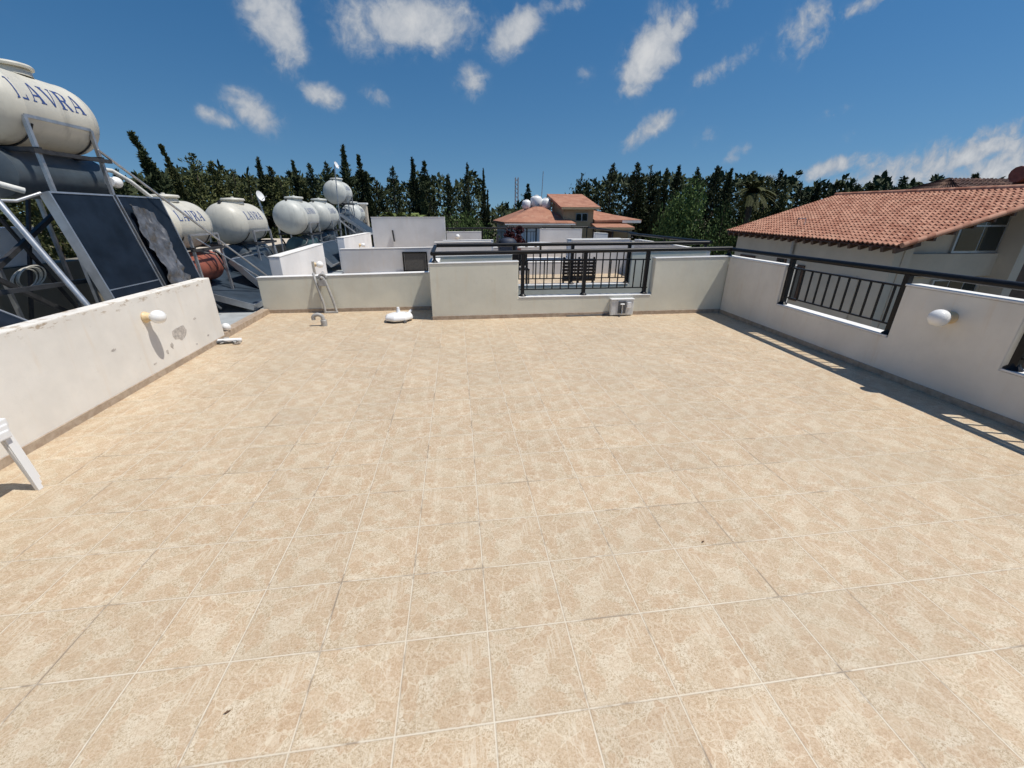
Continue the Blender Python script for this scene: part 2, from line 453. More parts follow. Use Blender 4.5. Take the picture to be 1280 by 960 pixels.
# ------------------------------------------------------------------ mesh helpers
class MB:
    def __init__(s):
        s.v = []; s.f = []

    def add(s, vs, fs):
        k = len(s.v)
        s.v += [tuple(v) for v in vs]
        s.f += [tuple(i + k for i in f) for f in fs]
        return s

    def box(s, x0, x1, y0, y1, z0, z1, xf=None):
        vs = [Vector((x, y, z)) for z in (z0, z1) for y in (y0, y1) for x in (x0, x1)]
        if xf: vs = [xf @ v for v in vs]
        return s.add(vs, [(0, 2, 3, 1), (4, 5, 7, 6), (0, 1, 5, 4), (2, 6, 7, 3), (1, 3, 7, 5), (0, 4, 6, 2)])

    def bar(s, a, b, w, h=None, up=(0, 0, 1)):
        """rectangular bar from a to b"""
        h = h or w
        a, b = Vector(a), Vector(b)
        d = (b - a).normalized()
        u = Vector(up)
        if abs(d.dot(u)) > .98: u = Vector((0, 1, 0))
        x = d.cross(u).normalized(); z = x.cross(d)
        vs = [p + x * (i * w / 2) + z * (j * h / 2) for p in (a, b) for i, j in ((-1, -1), (1, -1), (1, 1), (-1, 1))]
        return s.add(vs, [(0, 1, 2, 3), (7, 6, 5, 4), (0, 4, 5, 1), (1, 5, 6, 2), (2, 6, 7, 3), (3, 7, 4, 0)])

    def tube(s, pts, r, n=10, cap=True):
        pts = [Vector(p) for p in pts]
        rs = r if isinstance(r, (list, tuple)) else [r] * len(pts)
        rings = []
        prev = None
        for i, p in enumerate(pts):
            d = (pts[min(i + 1, len(pts) - 1)] - pts[max(i - 1, 0)]).normalized()
            if prev is None:
                u = Vector((0, 0, 1)) if abs(d.z) < .9 else Vector((1, 0, 0))
                x = d.cross(u).normalized()
            else:
                x = (prev - d * prev.dot(d)).normalized()
            prev = x
            y = d.cross(x)
            rings.append([p + (x * math.cos(2 * math.pi * k / n) + y * math.sin(2 * math.pi * k / n)) * rs[i] for k in range(n)])
        vs = [q for ring in rings for q in ring]
        fs = []
        for i in range(len(pts) - 1):
            for k in range(n):
                fs.append((i * n + k, i * n + (k + 1) % n, (i + 1) * n + (k + 1) % n, (i + 1) * n + k))
        if cap:
            fs.append(tuple(range(n))[::-1]); fs.append(tuple(range((len(pts) - 1) * n, len(pts) * n)))
        return s.add(vs, fs)

    def lathe(s, prof, n=24, xf=None, squash=(1, 1)):
        """prof: (radius, height) about z"""
        vs, fs = [], []
        for (r, z) in prof:
            for k in range(n):
                a = 2 * math.pi * k / n
                v = Vector((r * math.cos(a) * squash[0], r * math.sin(a) * squash[1], z))
                vs.append(xf @ v if xf else v)
        for i in range(len(prof) - 1):
            for k in range(n):
                fs.append((i * n + k, i * n + (k + 1) % n, (i + 1) * n + (k + 1) % n, (i + 1) * n + k))
        fs.append(tuple(range(n))[::-1]); fs.append(tuple(range((len(prof) - 1) * n, len(prof) * n)))
        return s.add(vs, fs)

    def prism(s, outline, depth, place):
        """outline of (s,z) points extruded by depth; place(s, d, z) -> world"""
        n = len(outline)
        vs = [place(a, 0, z) for a, z in outline] + [place(a, depth, z) for a, z in outline]
        fs = [tuple(range(n)), tuple(range(2 * n - 1, n - 1, -1))]
        for i in range(n):
            j = (i + 1) % n
            fs.append((j, i, n + i, n + j))
        return s.add(vs, fs)

    def build(s, name, mat, parent=None, bevel=0.0, smooth=None, seg=2, loc=None):
        me = bpy.data.meshes.new(name)
        off = Vector(loc) if loc is not None else Vector((0, 0, 0))
        me.from_pydata([tuple(Vector(v) - off) for v in s.v], [], s.f)
        bm = bmesh.new(); bm.from_mesh(me)
        bmesh.ops.recalc_face_normals(bm, faces=bm.faces)
        if bevel:
            es = [e for e in bm.edges if len(e.link_faces) == 2 and e.calc_face_angle(0) > .5]
            bmesh.ops.bevel(bm, geom=es, offset=bevel, segments=seg, profile=.6, affect='EDGES', clamp_overlap=True)
        bm.to_mesh(me); bm.free()
        if smooth is not None:
            for p in me.polygons: p.use_smooth = True
            me.set_sharp_from_angle(angle=R(smooth))
        me.materials.append(M[mat] if isinstance(mat, str) else mat)
        o = bpy.data.objects.new(name, me)
        COL.objects.link(o)
        o.location = off
        if parent is not None: o.parent = parent
        return o


def tag(o, label, cat, group=None):
    o['label'] = label; o['category'] = cat
    if group: o['group'] = group
    return o


def struct(o, kind='structure'):
    o['kind'] = kind
    return o


def thing(name, loc, label, cat, rz=0.0, group=None):
    o = bpy.data.objects.new(name, None)
    o.empty_display_size = .2
    COL.objects.link(o)
    o.location = loc; o.rotation_euler = (0, 0, rz)
    return tag(o, label, cat, group)


def copy_tree(o, parent=None):
    c = o.copy(); COL.objects.link(c)
    if parent is not None: c.parent = parent
    for ch in [q for q in bpy.data.objects if q.parent == o]:
        copy_tree(ch, c)
    return c


def circle_pts(c, rad, a0, a1, n, ax, ay):
    c, ax, ay = Vector(c), Vector(ax), Vector(ay)
    return [c + ax * (rad * math.cos(a0 + (a1 - a0) * i / n)) + ay * (rad * math.sin(a0 + (a1 - a0) * i / n)) for i in range(n + 1)]


# ------------------------------------------------------------------ ground and the terraced block
GZ = -6.2
mb = MB()
mb.add([(-700, -500, GZ), (700, -500, GZ), (700, 1200, GZ), (-700, 1200, GZ)], [(0, 1, 2, 3)])
struct(mb.build('ground', 'ground'))


def right_x(y):          # inner face of the right-hand parapet
    return 4.355 + .030 * y


def left_x(y):           # inner face of the left-hand parapet
    return -3.03 - .030 * y


mb = MB()
mb.add([(left_x(-5), -5, 0), (right_x(-5) + .1, -5, 0), (right_x(6.66), 6.66, 0), (-.44, 6.66, 0), (-.44, 7.46, 0), (left_x(7.46), 7.46, 0)],
       [(0, 1, 2, 3, 4, 5)])
struct(mb.build('floor', 'tiles'))
mb = MB()
mb.add([(-3.25, 7.8, -.004), (5.0, 7.8, -.004), (5.0, 11.9, -.004), (-3.25, 12.66, -.004)], [(0, 1, 2, 3)])
struct(mb.build('floor', 'tiles'))
mb = MB()
mb.add([(-3.25, 12.95, -.004), (5.3, 12.95, -.004), (5.3, 17.1, -.004), (-3.25, 17.7, -.004)], [(0, 1, 2, 3)])
struct(mb.build('floor', 'tiles'))
mb = MB()
mb.add([(-7.4, -5, .03), (-3.2, -5, .03), (-3.33, 19, .03), (-7.4, 24, .03)], [(0, 1, 2, 3)])
struct(mb.build('flat_roof', 'membrane'))
mb = MB()
mb.box(-7.5, 4.7, -5, 6.76, GZ, -.02); mb.box(-7.5, 4.95, 7.62, 12.0, GZ, -.02); mb.box(-7.5, 5.3, 12.9, 24, GZ, -.02)
mb.box(-7.5, -.5, 6.77, 7.6, GZ, -.03); mb.box(-7.5, -.5, 12.02, 12.88, GZ, -.03)
tag(mb.build('terraced_house', 'grey'), 'white terraced house block under the roof terraces', 'building')

# ------------------------------------------------------------------ parapet walls
def place_line(p0, p1, side):
    p0, p1 = Vector((p0[0], p0[1], 0)), Vector((p1[0], p1[1], 0))
    d = (p1 - p0).normalized()
    nrm = Vector((-d.y, d.x, 0)) * side
    return lambda s_, dep, z: p0 + d * s_ + nrm * dep + Vector((0, 0, z))


def parapet(name, p0, p1, side, thick, h0, h1, label, mat, notches=(), skirt=True, zb=-.02, cat='wall', cope=True, jit=.004, sk_h=.062, skip=()):
    L = math.hypot(p1[0] - p0[0], p1[1] - p0[1])
    hh = lambda s_: h0 + (h1 - h0) * s_ / L
    top = [(0, h0)]
    for (a, b, zs) in notches:
        if a > 0: top += [(a, hh(a))]
        else: top = []
        top += [(a, zs), (b, zs)]
        if b < L: top += [(b, hh(b))]
    if not notches or notches[-1][1] < L: top.append((L, h1))
    outline = [(0, zb)] + top + [(L, zb)]
    pl = place_line(p0, p1, side)
    base = pl(0, 0, 0)
    t = thing(name, base, label, cat)
    mb = MB().prism(outline[::-1], thick, pl)
    mb.build('wall_body', mat, t, .010, loc=None).location = -Vector(base)
    if cope:
        segs, cur = [], 0.0
        for (a, b, zs) in notches:
            if a > cur: segs.append((cur, a, None))
            segs.append((a, b, zs)); cur = b
        if cur < L: segs.append((cur, L, None))
        mb = MB()
        for (a, b, zs) in segs:
            za, zb2 = (zs, zs) if zs is not None else (hh(a), hh(b))
            e = .006
            aa, bb = (a + .012, b - .012)
            if zs is None: aa, bb = a - e, b + e
            mb.prism([(aa, za + .002), (bb, zb2 + .002), (bb, zb2 + .020), (aa, za + .020)], thick + 2 * e, lambda s_, d_, z, e=e: pl(s_, d_ - e, z))
        c = mb.build('coping', 'coping', t, .005)
        c.location = -Vector(base)
    if skirt:
        mb = MB()
        segs = [(0, L)]
        for (a, b) in skip: segs = [(0, a), (b, L)]
        for (a, b) in segs:
            mb.prism([(a, -.005), (b, -.005), (b, sk_h), (a, sk_h)][::-1], .012, lambda s_, d_, z: pl(s_, d_ - .0125, z))
        k = mb.build('skirting', 'skirt', t, .002)
        k.location = -Vector(base)
    return t


# our terrace
wl_ = parapet('parapet_wall', (left_x(-5), -5), (left_x(5.86), 5.86), 1, .14, .865, .825,
              'long cream parapet wall with flaking paint and a globe lamp beside the solar panels', 'wallleft', cope=False)
wlow = parapet('parapet_wall', (-3.345, 7.45), (-.45, 7.45), 1, .15, .590, .640,
               'low cream wall at the far end with two grey pipes rising against it', 'wallfar', cope=True)
wfar = parapet('parapet_wall', (-.445, 6.64), (4.70, 6.64), 1, .15, .872, .940,
               'far cream parapet wall with a barred opening and an outlet box at its foot', 'wallfar',
               notches=((1.405, 3.70, .325),), cope=True)
ret = parapet('parapet_wall', (-.445, 6.80), (-.445, 7.44), -1, .15, .872, .872,
              'short cream return wall at the left end of the far railing', 'wallfar', cope=True, skirt=False)
wr = parapet('parapet_wall', (right_x(6.62), 6.62), (right_x(-4.5), -4.5), 1, .16, .935, .955,
             'shaded right hand parapet wall with two barred openings and a globe lamp', 'wall',
             notches=((1.31, 3.00, .405), (3.985, 5.73, .405)), cope=True)
mb = MB()
pl = place_line((left_x(5.87), 5.87), (left_x(7.44), 7.44), 1)
mb.prism([(0, -.02), (1.57, -.02), (1.57, .085), (0, .085)][::-1], .13, pl)
k = mb.build('kerb', 'skirt', None, .006)
tag(k, 'low stone kerb between the tiled terrace and the grey flat roof', 'kerb')

# flaked paint on the left wall
def flake(parent, yc, zc, w, h, seed, mat='patch', name='bare_patch', lab=None, lift=.0022):
    rnd = random.Random(seed)
    n = 14
    pts = []
    for i in range(n):
        a = 2 * math.pi * i / n
        r = rnd.uniform(.6, 1.15)
        pts.append((yc + w / 2 * r * math.cos(a), zc + h / 2 * r * math.sin(a)))
    vs = [Vector((left_x(y) + lift, y, z)) for y, z in pts] + [Vector((left_x(y) - .003, y, z)) for y, z in pts]
    m_ = MB().add(vs, [tuple(range(n))] + [(i, (i + 1) % n, n + (i + 1) % n, n + i) for i in range(n)])
    o = m_.build(name, mat, parent)
    o.location = -Vector(parent.location)
    if lab: o['label'] = lab
    return o


flake(wl_, 4.98, .335, .30, .20, 4, lab='large grey patch where the paint has flaked off')
for i, (y, z, w, h) in enumerate([(4.76, .24, .05, .07), (4.66, .20, .04, .06), (5.30, .42, .06, .025), (4.42, .15, .05, .02), (3.98, .44, .06, .022), (5.48, .16, .05, .025), (5.2, .13, .04, .02)]):
    flake(wl_, y, z, w, h, 20 + i)
# neighbour terraces (same plan, one step further along the row)
nn1 = parapet('parapet_wall', (-.40, 7.74), (4.82, 7.74), 1, .15, .88, .945,
              'pale parapet wall of the next terrace just behind the far railing', 'wallfar', notches=((1.40, 3.70, .34),), skirt=False)
nl1 = parapet('parapet_wall', (-3.27, 8.36), (-3.27, 11.08), 1, .20, .845, .90,
              'bright white sloping parapet wall behind the two grey pipes', 'white', skirt=False)
nw1 = parapet('parapet_wall', (-3.30, 12.66), (-.60, 12.66), 1, .15, .66, .69,
              'weathered grey wall behind the low cream wall holding a black framed screen', 'grey', skirt=False)
nf1 = parapet('parapet_wall', (-.60, 11.85), (4.95, 11.85), 1, .15, .875, .94,
              'grey white wall beyond the barred opening at the back of the second terrace', 'grey', notches=((1.55, 3.85, .33),), skirt=False)
nr1 = parapet('parapet_wall', (4.90, 8.0), (5.08, 11.84), -1, .15, .93, .93,
              'pale side wall of the second terrace beneath its slanting rail', 'grey', skirt=False)
nn2 = parapet('parapet_wall', (-.40, 12.95), (5.1, 12.95), 1, .15, .86, .90,
              'pale wall in front of the third terrace with table', 'grey', notches=((1.50, 3.8, .34),), skirt=False)
nl2 = parapet('parapet_wall', (-3.28, 13.2), (-3.28, 17.3), 1, .20, .94, .92,
              'small white wall left of the big grey wall, second white wall along the row', 'white', skirt=False)
nbig = parapet('parapet_wall', (-3.22, 17.4), (-.42, 17.4), 1, .30, 1.47, 1.48,
               'tall light grey wall standing highest at the end of the terraces', 'grey', skirt=False)
nf2 = parapet('parapet_wall', (-.38, 17.06), (.98, 17.06), 1, .15, .955, .965,
              'small light grey wall with a globe lamp right of the tall grey wall', 'grey', skirt=False)
nf3 = parapet('parapet_wall', (.985, 17.06), (3.32, 17.06), 1, .15, .36, .36,
              'low white wall under the farthest black railing', 'grey', skirt=False)
nf4 = parapet('parapet_wall', (3.325, 17.06), (5.05, 17.06), 1, .15, 1.06, 1.05,
              'white wall with slanting shadow in front of the tan house', 'white', skirt=False)
nf5 = parapet('parapet_wall', (5.62, 17.06), (6.15, 17.06), 1, .35, .90, .88,
              'small white wall piece in front of the tan house doorway', 'white', skirt=False)
nr2 = parapet('parapet_wall', (5.12, 12.1), (5.40, 16.9), -1, .15, .42, .42,
              'low pale side wall of the third terrace', 'grey', skirt=False)
nsm = parapet('parapet_wall', (5.13, 12.2), (5.86, 12.2), 1, .15, .86, .84,
              'small pale wall corner right of the brown box', 'grey', skirt=False)

# ------------------------------------------------------------------ railings
def railing(name, p0, p1, side_off, rail_z0, rail_z1, openings, label, wall_tops, stubs=(), extra=(), bar_gap=.137, group=None, rail_r=.032, base=.33):
    """openings: (s0, s1, posts, zsill) along the line p0-p1; the handrail runs the full length"""
    pl = place_line(p0, p1, 1)
    L = math.hypot(p1[0] - p0[0], p1[1] - p0[1])
    rz = lambda s_: rail_z0 + (rail_z1 - rail_z0) * s_ / L
    b0 = pl(0, 0, 0)
    t = thing(name, b0, label, 'railing', 0, group)

    def put(mb, nm, **kw):
        o = mb.build(nm, 'black', t, **kw); o.location = -Vector(b0); return o
    put(MB().tube([pl(0, 0, rz(0)), *extra, pl(L, 0, rz(L))] if not extra else [pl(0, 0, rz(0)), pl(L, 0, rz(L))], rail_r, 12), 'handrail', smooth=40)
    for e in extra:
        put(MB().tube(e, rail_r, 12), 'handrail', smooth=40)
    for (a, b, posts, zs) in openings:
        for ps in posts:
            m_ = MB()
            c = pl(ps, 0, 0)
            m_.box(c.x - .027, c.x + .027, c.y - .027, c.y + .027, zs + .015, rz(ps) - .01)
            m_.lathe([(.062, zs + .003), (.058, zs + .012), (.036, zs + .035), (.026, zs + .06)], 12, Matrix.Translation((c.x, c.y, 0)))
            put(m_, 'post')
        zt, zb = rz((a + b) / 2) - .140, zs + .105
        put(MB().bar(pl(a + .02, 0, zt), pl(b - .02, 0, zt), .040, .018), 'top_bar')
        put(MB().bar(pl(a + .02, 0, zb), pl(b - .02, 0, zb), .026, .016), 'bottom_bar')
        n = max(2, round((b - a) / bar_gap))
        for i in range(1, n):
            ps = a + (b - a) * i / n
            if any(abs(ps - q) < .045 for q in posts): continue
            put(MB().bar(pl(ps, 0, zb), pl(ps, 0, zt), .017, .017), 'baluster')
    for (ps, zs) in stubs:
        c = pl(ps, 0, 0)
        m_ = MB().box(c.x - .02, c.x + .02, c.y - .02, c.y + .02, zs + .015, rz(ps) - .01)
        m_.lathe([(.058, zs + .003), (.054, zs + .012), (.034, zs + .03), (.024, zs + .05)], 12, Matrix.Translation((c.x, c.y, 0)))
        put(m_, 'post')
    return t


railing('metal_railing', (-.385, 6.715), (4.62, 6.715), 0, 1.025, 1.075, [(1.36, 3.60, (1.425, 2.46, 3.53), .345)],
        'black metal railing along the far parapet wall, nearest barred opening', None, stubs=((.03, .89), (4.97, .955)),
        extra=([Vector((-.385, 6.715, 1.025)), Vector((-.385, 7.80, 1.06))],))
railing('metal_railing', (right_x(6.66) + .058, 6.70), (right_x(-4.4) + .058, -4.4), 0, 1.060, 1.085,
        [(1.40, 3.07, (1.435, 3.03), .425), (4.075, 5.80, (4.115, 5.76), .425)],
        'black metal railing running towards the viewer along the right hand wall', None)
railing('metal_railing', (-.36, 7.80), (4.86, 7.80), 0, 1.075, 1.10, [(1.36, 3.66, (1.40, 2.51, 3.62), .36)],
        'black railing of the second terrace seen close behind the nearest barred opening', None, stubs=((5.16, .965),))
railing('metal_railing', (4.94, 7.86), (5.24, 12.6), 0, 1.10, 1.07, [], 'slanting black side rail of the second terrace against dark trees',
        None, stubs=((2.2, .95), (4.6, .95)))
railing('metal_railing', (-.40, 17.14), (3.40, 17.14), 0, 1.085, 1.11, [(1.38, 3.62, (1.42, 2.6, 3.2, 3.58), .38)],
        'farthest black railing left of the white wall with slanting shadow', None, stubs=((.05, .98), (.7, .98)), bar_gap=.13)
railing('metal_railing', (3.42, 17.14), (5.30, 17.14), 0, 1.13, 1.13, [], 'black rail above the white wall with slanting shadow', None,
        stubs=((.1, 1.08), (1.3, 1.08), (1.85, .2)))
railing('metal_railing', (5.32, 17.10), (5.45, 12.6), 0, 1.12, 1.07, [], 'thin dark side rail of the third terrace in front of the tan house', None,
        stubs=((.6, .4), (2.6, .4)))

# ------------------------------------------------------------------ wall lamps
def wall_lamp(loc, d, label, rad=.074, group=None, arm=.06, bm='lampbase'):
    """globe lamp on a round base; d = outward direction of the wall"""
    t = thing('wall_lamp', loc, label, 'lamp', math.atan2(d[1], d[0]), group)
    xf = Matrix.Rotation(R(90), 4, 'Y')
    MB().lathe([(.054, 0), (.056, .012), (.046, .026), (.040, arm)], 20, xf).build('lamp_base', bm, t, smooth=40)
    prof = [(.036, 0)] + [(rad * math.sin(a), rad * 1.02 - rad * 1.02 * math.cos(a)) for a in [R(x) for x in range(32, 180, 10)]] + [(.002, rad * 2.03)]
    MB().lathe(prof, 24, Matrix.Translation((arm - .005, 0, 0)) @ xf).build('lamp_globe', 'opal', t, smooth=60)
    return t


wall_lamp((left_x(4.50) + .001, 4.50, .622), (1, 0, 0), 'white globe lamp on a yellowed base on the left flaking wall', .068)
wall_lamp((right_x(3.12) - .001, 3.12, .735), (-1, 0, 0), 'white globe lamp on the shaded right hand wall', .078)
wall_lamp((-3.265, 10.15, .52), (1, 0, 0), 'globe lamp on the bright white wall behind the grey pipes', .075)
wall_lamp((-3.275, 15.1, .62), (1, 0, 0), 'small globe lamp on the second white wall left of the tall grey wall', .07)
wall_lamp((.05, 17.055, .80), (0, -1, 0), 'white globe lamp on the small grey wall right of the tall wall', .085)
MB().bar((-3.25, 10.05, .60), (-3.25, 10.05, .30), .05).build('cable_duct', 'pipegrey')
tag(bpy.data.objects['cable_duct'], 'short grey cable duct beside the globe lamp on the bright white wall', 'duct')
o = MB().tube([(-2.45, 17.34, 1.02), (-2.42, 17.36, .6)], .03, 8).build('drain_pipe', 'steel_dark')
tag(o, 'short black pipe standing against the tall grey wall', 'pipe')

# ------------------------------------------------------------------ things on the terrace
# two grey pipes climbing over the low wall
t = thing('water_pipe', (-2.23, 7.36, 0), 'pair of grey pipes joined by a bracket climbing over the low wall', 'pipe')
MB().tube([(.105, 0, 0), (.075, .01, .20), (-.005, .02, .53), (-.03, .03, .60), (-.055, .10, .655), (-.08, .22, .66)], .022, 12).build('pipe', 'pipegrey', t, smooth=50)
o = MB().tube([(-.085, 0, 0), (-.09, .01, .14), (-.155, .02, .48), (-.175, .04, .57), (-.205, .12, .635), (-.25, .24, .64)], .021, 12).build('pipe', 'pipegrey', t, smooth=50)
m_ = MB().box(-.125, -.005, -.005, .045, .46, .57)
m_.lathe([(.03, 0), (.034, .03), (.02, .05)], 14, Matrix.Translation((-.06, .02, .575)))
m_.build('pipe_joint', 'pipegrey', t, .008)
MB().tube([(-.10, .0, .012), (.13, -.01, .014)], .018, 8).build('bottom_fitting', 'pipegrey', t, smooth=50)
MB().tube(circle_pts((-.045, .03, .60), .055, 0, math.pi, 10, (1, 0, 0), (0, 0, 1)), .02, 10).build('elbow', 'pipegrey', t, smooth=50)

# goose-neck vent pipe
t = thing('vent_pipe', (-2.08, 6.46, 0), 'small grey goose neck vent pipe bending over on the tiled floor', 'pipe')
MB().lathe([(.046, 0), (.046, .085), (.040, .092)], 16).build('socket', 'pipegrey', t, smooth=40)
pts = [(0, 0, .08), (-.005, 0, .115)] + [(-.075 + .068 * math.cos(a), 0, .125 + .05 * math.sin(a)) for a in [R(x) for x in range(15, 181, 15)]] + [(-.143, 0, .095)]
MB().tube(pts, .029, 14).build('bend', 'pipegrey', t, smooth=50)

# parasol base
t = thing('parasol_base', (-.975, 6.66, 0), 'white plastic parasol base lying on the tiles by the low wall', 'parasol base', R(12))
prof = [(.19, .022), (.225, .03), (.24, .05), (.232, .085), (.20, .112), (.10, .125), (.045, .128)]
m_ = MB().lathe(prof, 8, Matrix.Rotation(R(22.5), 4, 'Z'), (1, .86))
m_.build('base_body', 'plastic', t, .012, smooth=45)
MB().lathe([(.036, .12), (.030, .15), (.024, .175), (.022, .205), (.018, .208)], 16, Matrix.Translation((.0, .06, 0))).build('pole_socket', 'plastic', t, smooth=40)
MB().lathe([(.022, .112), (.022, .130), (.016, .134)], 14, Matrix.Translation((.12, -.02, 0))).build('filler_cap', 'plastic', t, smooth=40)
for a in (20, 110, 200, 290):
    MB().box(-.03, .03, -.02, .02, 0, .03, Matrix.Rotation(R(a), 4, 'Z') @ Matrix.Translation((.19, 0, 0))).build('foot', 'darkplastic', t)
MB().bar((.16, .10, .09), (.215, .16, .125), .035, .02).build('handle', 'plastic', t)

# weatherproof outlet box
t = thing('outlet_box', (2.735, 6.64, 0), 'pale weatherproof outlet box with a dark tap fitting at the foot of the far wall', 'outlet box')
MB().box(-.21, .19, -.085, -.003, .015, .275).build('box_body', 'clear', t, .014)
MB().box(-.085, .05, -.098, -.087, .05, .25).build('dark_panel', 'darkplastic', t, .004)
MB().box(-.215, .195, -.10, -.002, .278, .292).build('box_lid', 'plastic', t, .004)
MB().box(.065, .135, -.112, -.087, .14, .235).build('switch', 'plastic', t, .006)
m_ = MB().tube([(-.02, -.11, .05), (-.02, -.11, .21)], .012, 10); m_.tube([(-.055, -.112, .205), (.015, -.112, .205)], .011, 10)
m_.tube([(-.02, -.11, .10), (-.035, -.15, .09), (-.04, -.155, .05)], .011, 10)
m_.build('tap', 'alu', t, smooth=40)
MB().tube([(-.22, -.03, .03), (-.35, -.02, .02), (-.6, -.02, .012), (-.95, -.02, .010)], .008, 6).build('cable', 'darkplastic', t)

# rubble at the end of the left wall
t = thing('rubble', (-3.09, 5.72, 0), 'small heap of broken white plaster and pipe ends at the end of the left wall', 'rubble')
rnd = random.Random(5)
for i in range(14):
    m_ = MB()
    s_ = rnd.uniform(.02, .06)
    vs = [Vector((rnd.uniform(-1, 1), rnd.uniform(-1, 1), rnd.uniform(0, .8))) * s_ for _ in range(9)]
    bm = bmesh.new()
    off = Vector((rnd.uniform(-.20, .16), rnd.uniform(-.13, .10), 0))
    for v in vs: bm.verts.new(v + off)
    bmesh.ops.convex_hull(bm, input=bm.verts)
    me = bpy.data.meshes.new('plaster_chunk'); bm.to_mesh(me); bm.free()
    me.materials.append(M[('white', 'patch', 'pipegrey', 'membrane')[i % 4]])
    c = bpy.data.objects.new('plaster_chunk', me); COL.objects.link(c); c.parent = t
MB().tube([(-.16, -.12, .02), (-.02, -.10, .03), (.13, -.07, .022)], .022, 10).build('pipe_end', 'darkplastic', t, smooth=40)
MB().tube([(-.10, -.08, .035), (.05, -.09, .045), (.17, -.03, .03)], .026, 8).build('rag', 'white', t, smooth=60)
o = MB().lathe([(.05, 0), (.055, .03), (.045, .07), (.02, .09)], 12, Matrix.Rotation(R(60), 4, 'X')).build('pipe_cap', 'plastic', None, smooth=40)
o.location = (-3.235, 6.02, .12)
tag(o, 'white plastic pipe cap resting on the low stone kerb', 'pipe cap')

# stacked plastic sun loungers at the left edge (only a corner leg reaches into the picture)
def lounger(loc, rz, label):
    t = thing('sun_lounger', loc, label, 'sun lounger', rz, 'white plastic sun loungers stacked by the left wall')
    H, W, L = .40, .56, 1.85          # local: corner leg at origin, body runs to -y and -x
    m_ = MB()
    for x in (-.02, -W + .02):
        m_.bar((x, .0, H), (x, -L, H), .045, .05)
    for y in (-.03, -L * .5, -L + .03):
        m_.bar((-.04, y, H - .002), (-W + .04, y, H - .002), .04, .04)
    m_.build('frame', 'plastic', t, .008)
    m_ = MB()
    for i in range(22):
        y = -.06 - i * .055
        m_.box(-W + .046, -.046, y - .02, y + .02, H + .004, H + .022)
    m_.build('bed', 'plastic', t, .003)
    m_ = MB()
    for i in range(10):
        y = -1.28 - i * .055
        m_.box(-W + .046, -.046, y - .02, y + .02, H + .004, H + .022)
    m_.build('backrest', 'plastic', t, .003)
    for (x, y, sx, sy) in ((0, 0, 1, 1), (-W, 0, -1, 1), (0, -L, 1, -1), (-W, -L, -1, -1)):
        m2 = MB()
        top = [Vector((x - sx * .13, y - sy * .015, H + .005)), Vector((x - sx * .06, y - sy * .012, H)), Vector((x - sx * .025, y - sy * .01, H - .03)), Vector((x, y, 0))]
        for i in range(3): m2.bar(top[i], top[i + 1],   .012 if i < 2 else .009, .030, up=(0, 1, 0))
        m2.bar(top[2] + Vector((-sx * .016, sy * .014, 0)), top[3] + Vector((-sx * .008, sy * .010, 0)), .020, .008, up=(0, 1, 0))
        m2.bar(top[2] + Vector((-sx * .016, -sy * .014, 0)), top[3] + Vector((-sx * .008, -sy * .010, 0)), .020, .008, up=(0, 1, 0))
        m2.build('leg', 'plastic', t, .002)
    return t


for i, lab in enumerate(('bottom white plastic sun lounger of the stack at the left edge', 'middle white plastic sun lounger of the stack at the left edge',
                         'top white plastic sun lounger of the stack at the left edge')):
    lounger((-2.645 - .006 * i, 2.452 + .012 * i, .032 * i), R(-2), lab)

# dry leaf crumbs
for (x, y, lab) in ((1.215, 1.52, 'tiny brown leaf crumb on the tiles at right'), (-.86, .98, 'dry leaf scrap on the tiles at the lower left')):
    m_ = MB().add([(-.012, 0, .001), (0, -.005, .002), (.012, 0, .004), (.004, .005, .005), (-.006, .004, .002)], [(0, 1, 2, 3, 4)])
    o = m_.build('dry_leaf', 'leafdry')
    o.location = (x, y, .001); o.rotation_euler = (0, 0, x * 3)
    tag(o, lab, 'leaf')

# black framed screen leaning on the neighbour wall
t = thing('window_screen', (-1.22, 12.60, .03), 'dark insect screen with a black frame leaning on the weathered grey wall', 'screen')
MB().box(-.30, .30, -.012, .0, .04, .52).build('mesh_panel', 'screen', t)
m_ = MB()
for (a, b_) in (((-.33, .0), (-.33, .56)), ((.33, .0), (.33, .56)), ((-.33, .02), (.33, .02)), ((-.33, .54), (.33, .54))):
    m_.bar((a[0], -.02, a[1]), (b_[0], -.02, b_[1]), .045, .03, up=(0, 1, 0))
m_.build('frame', 'black', t)

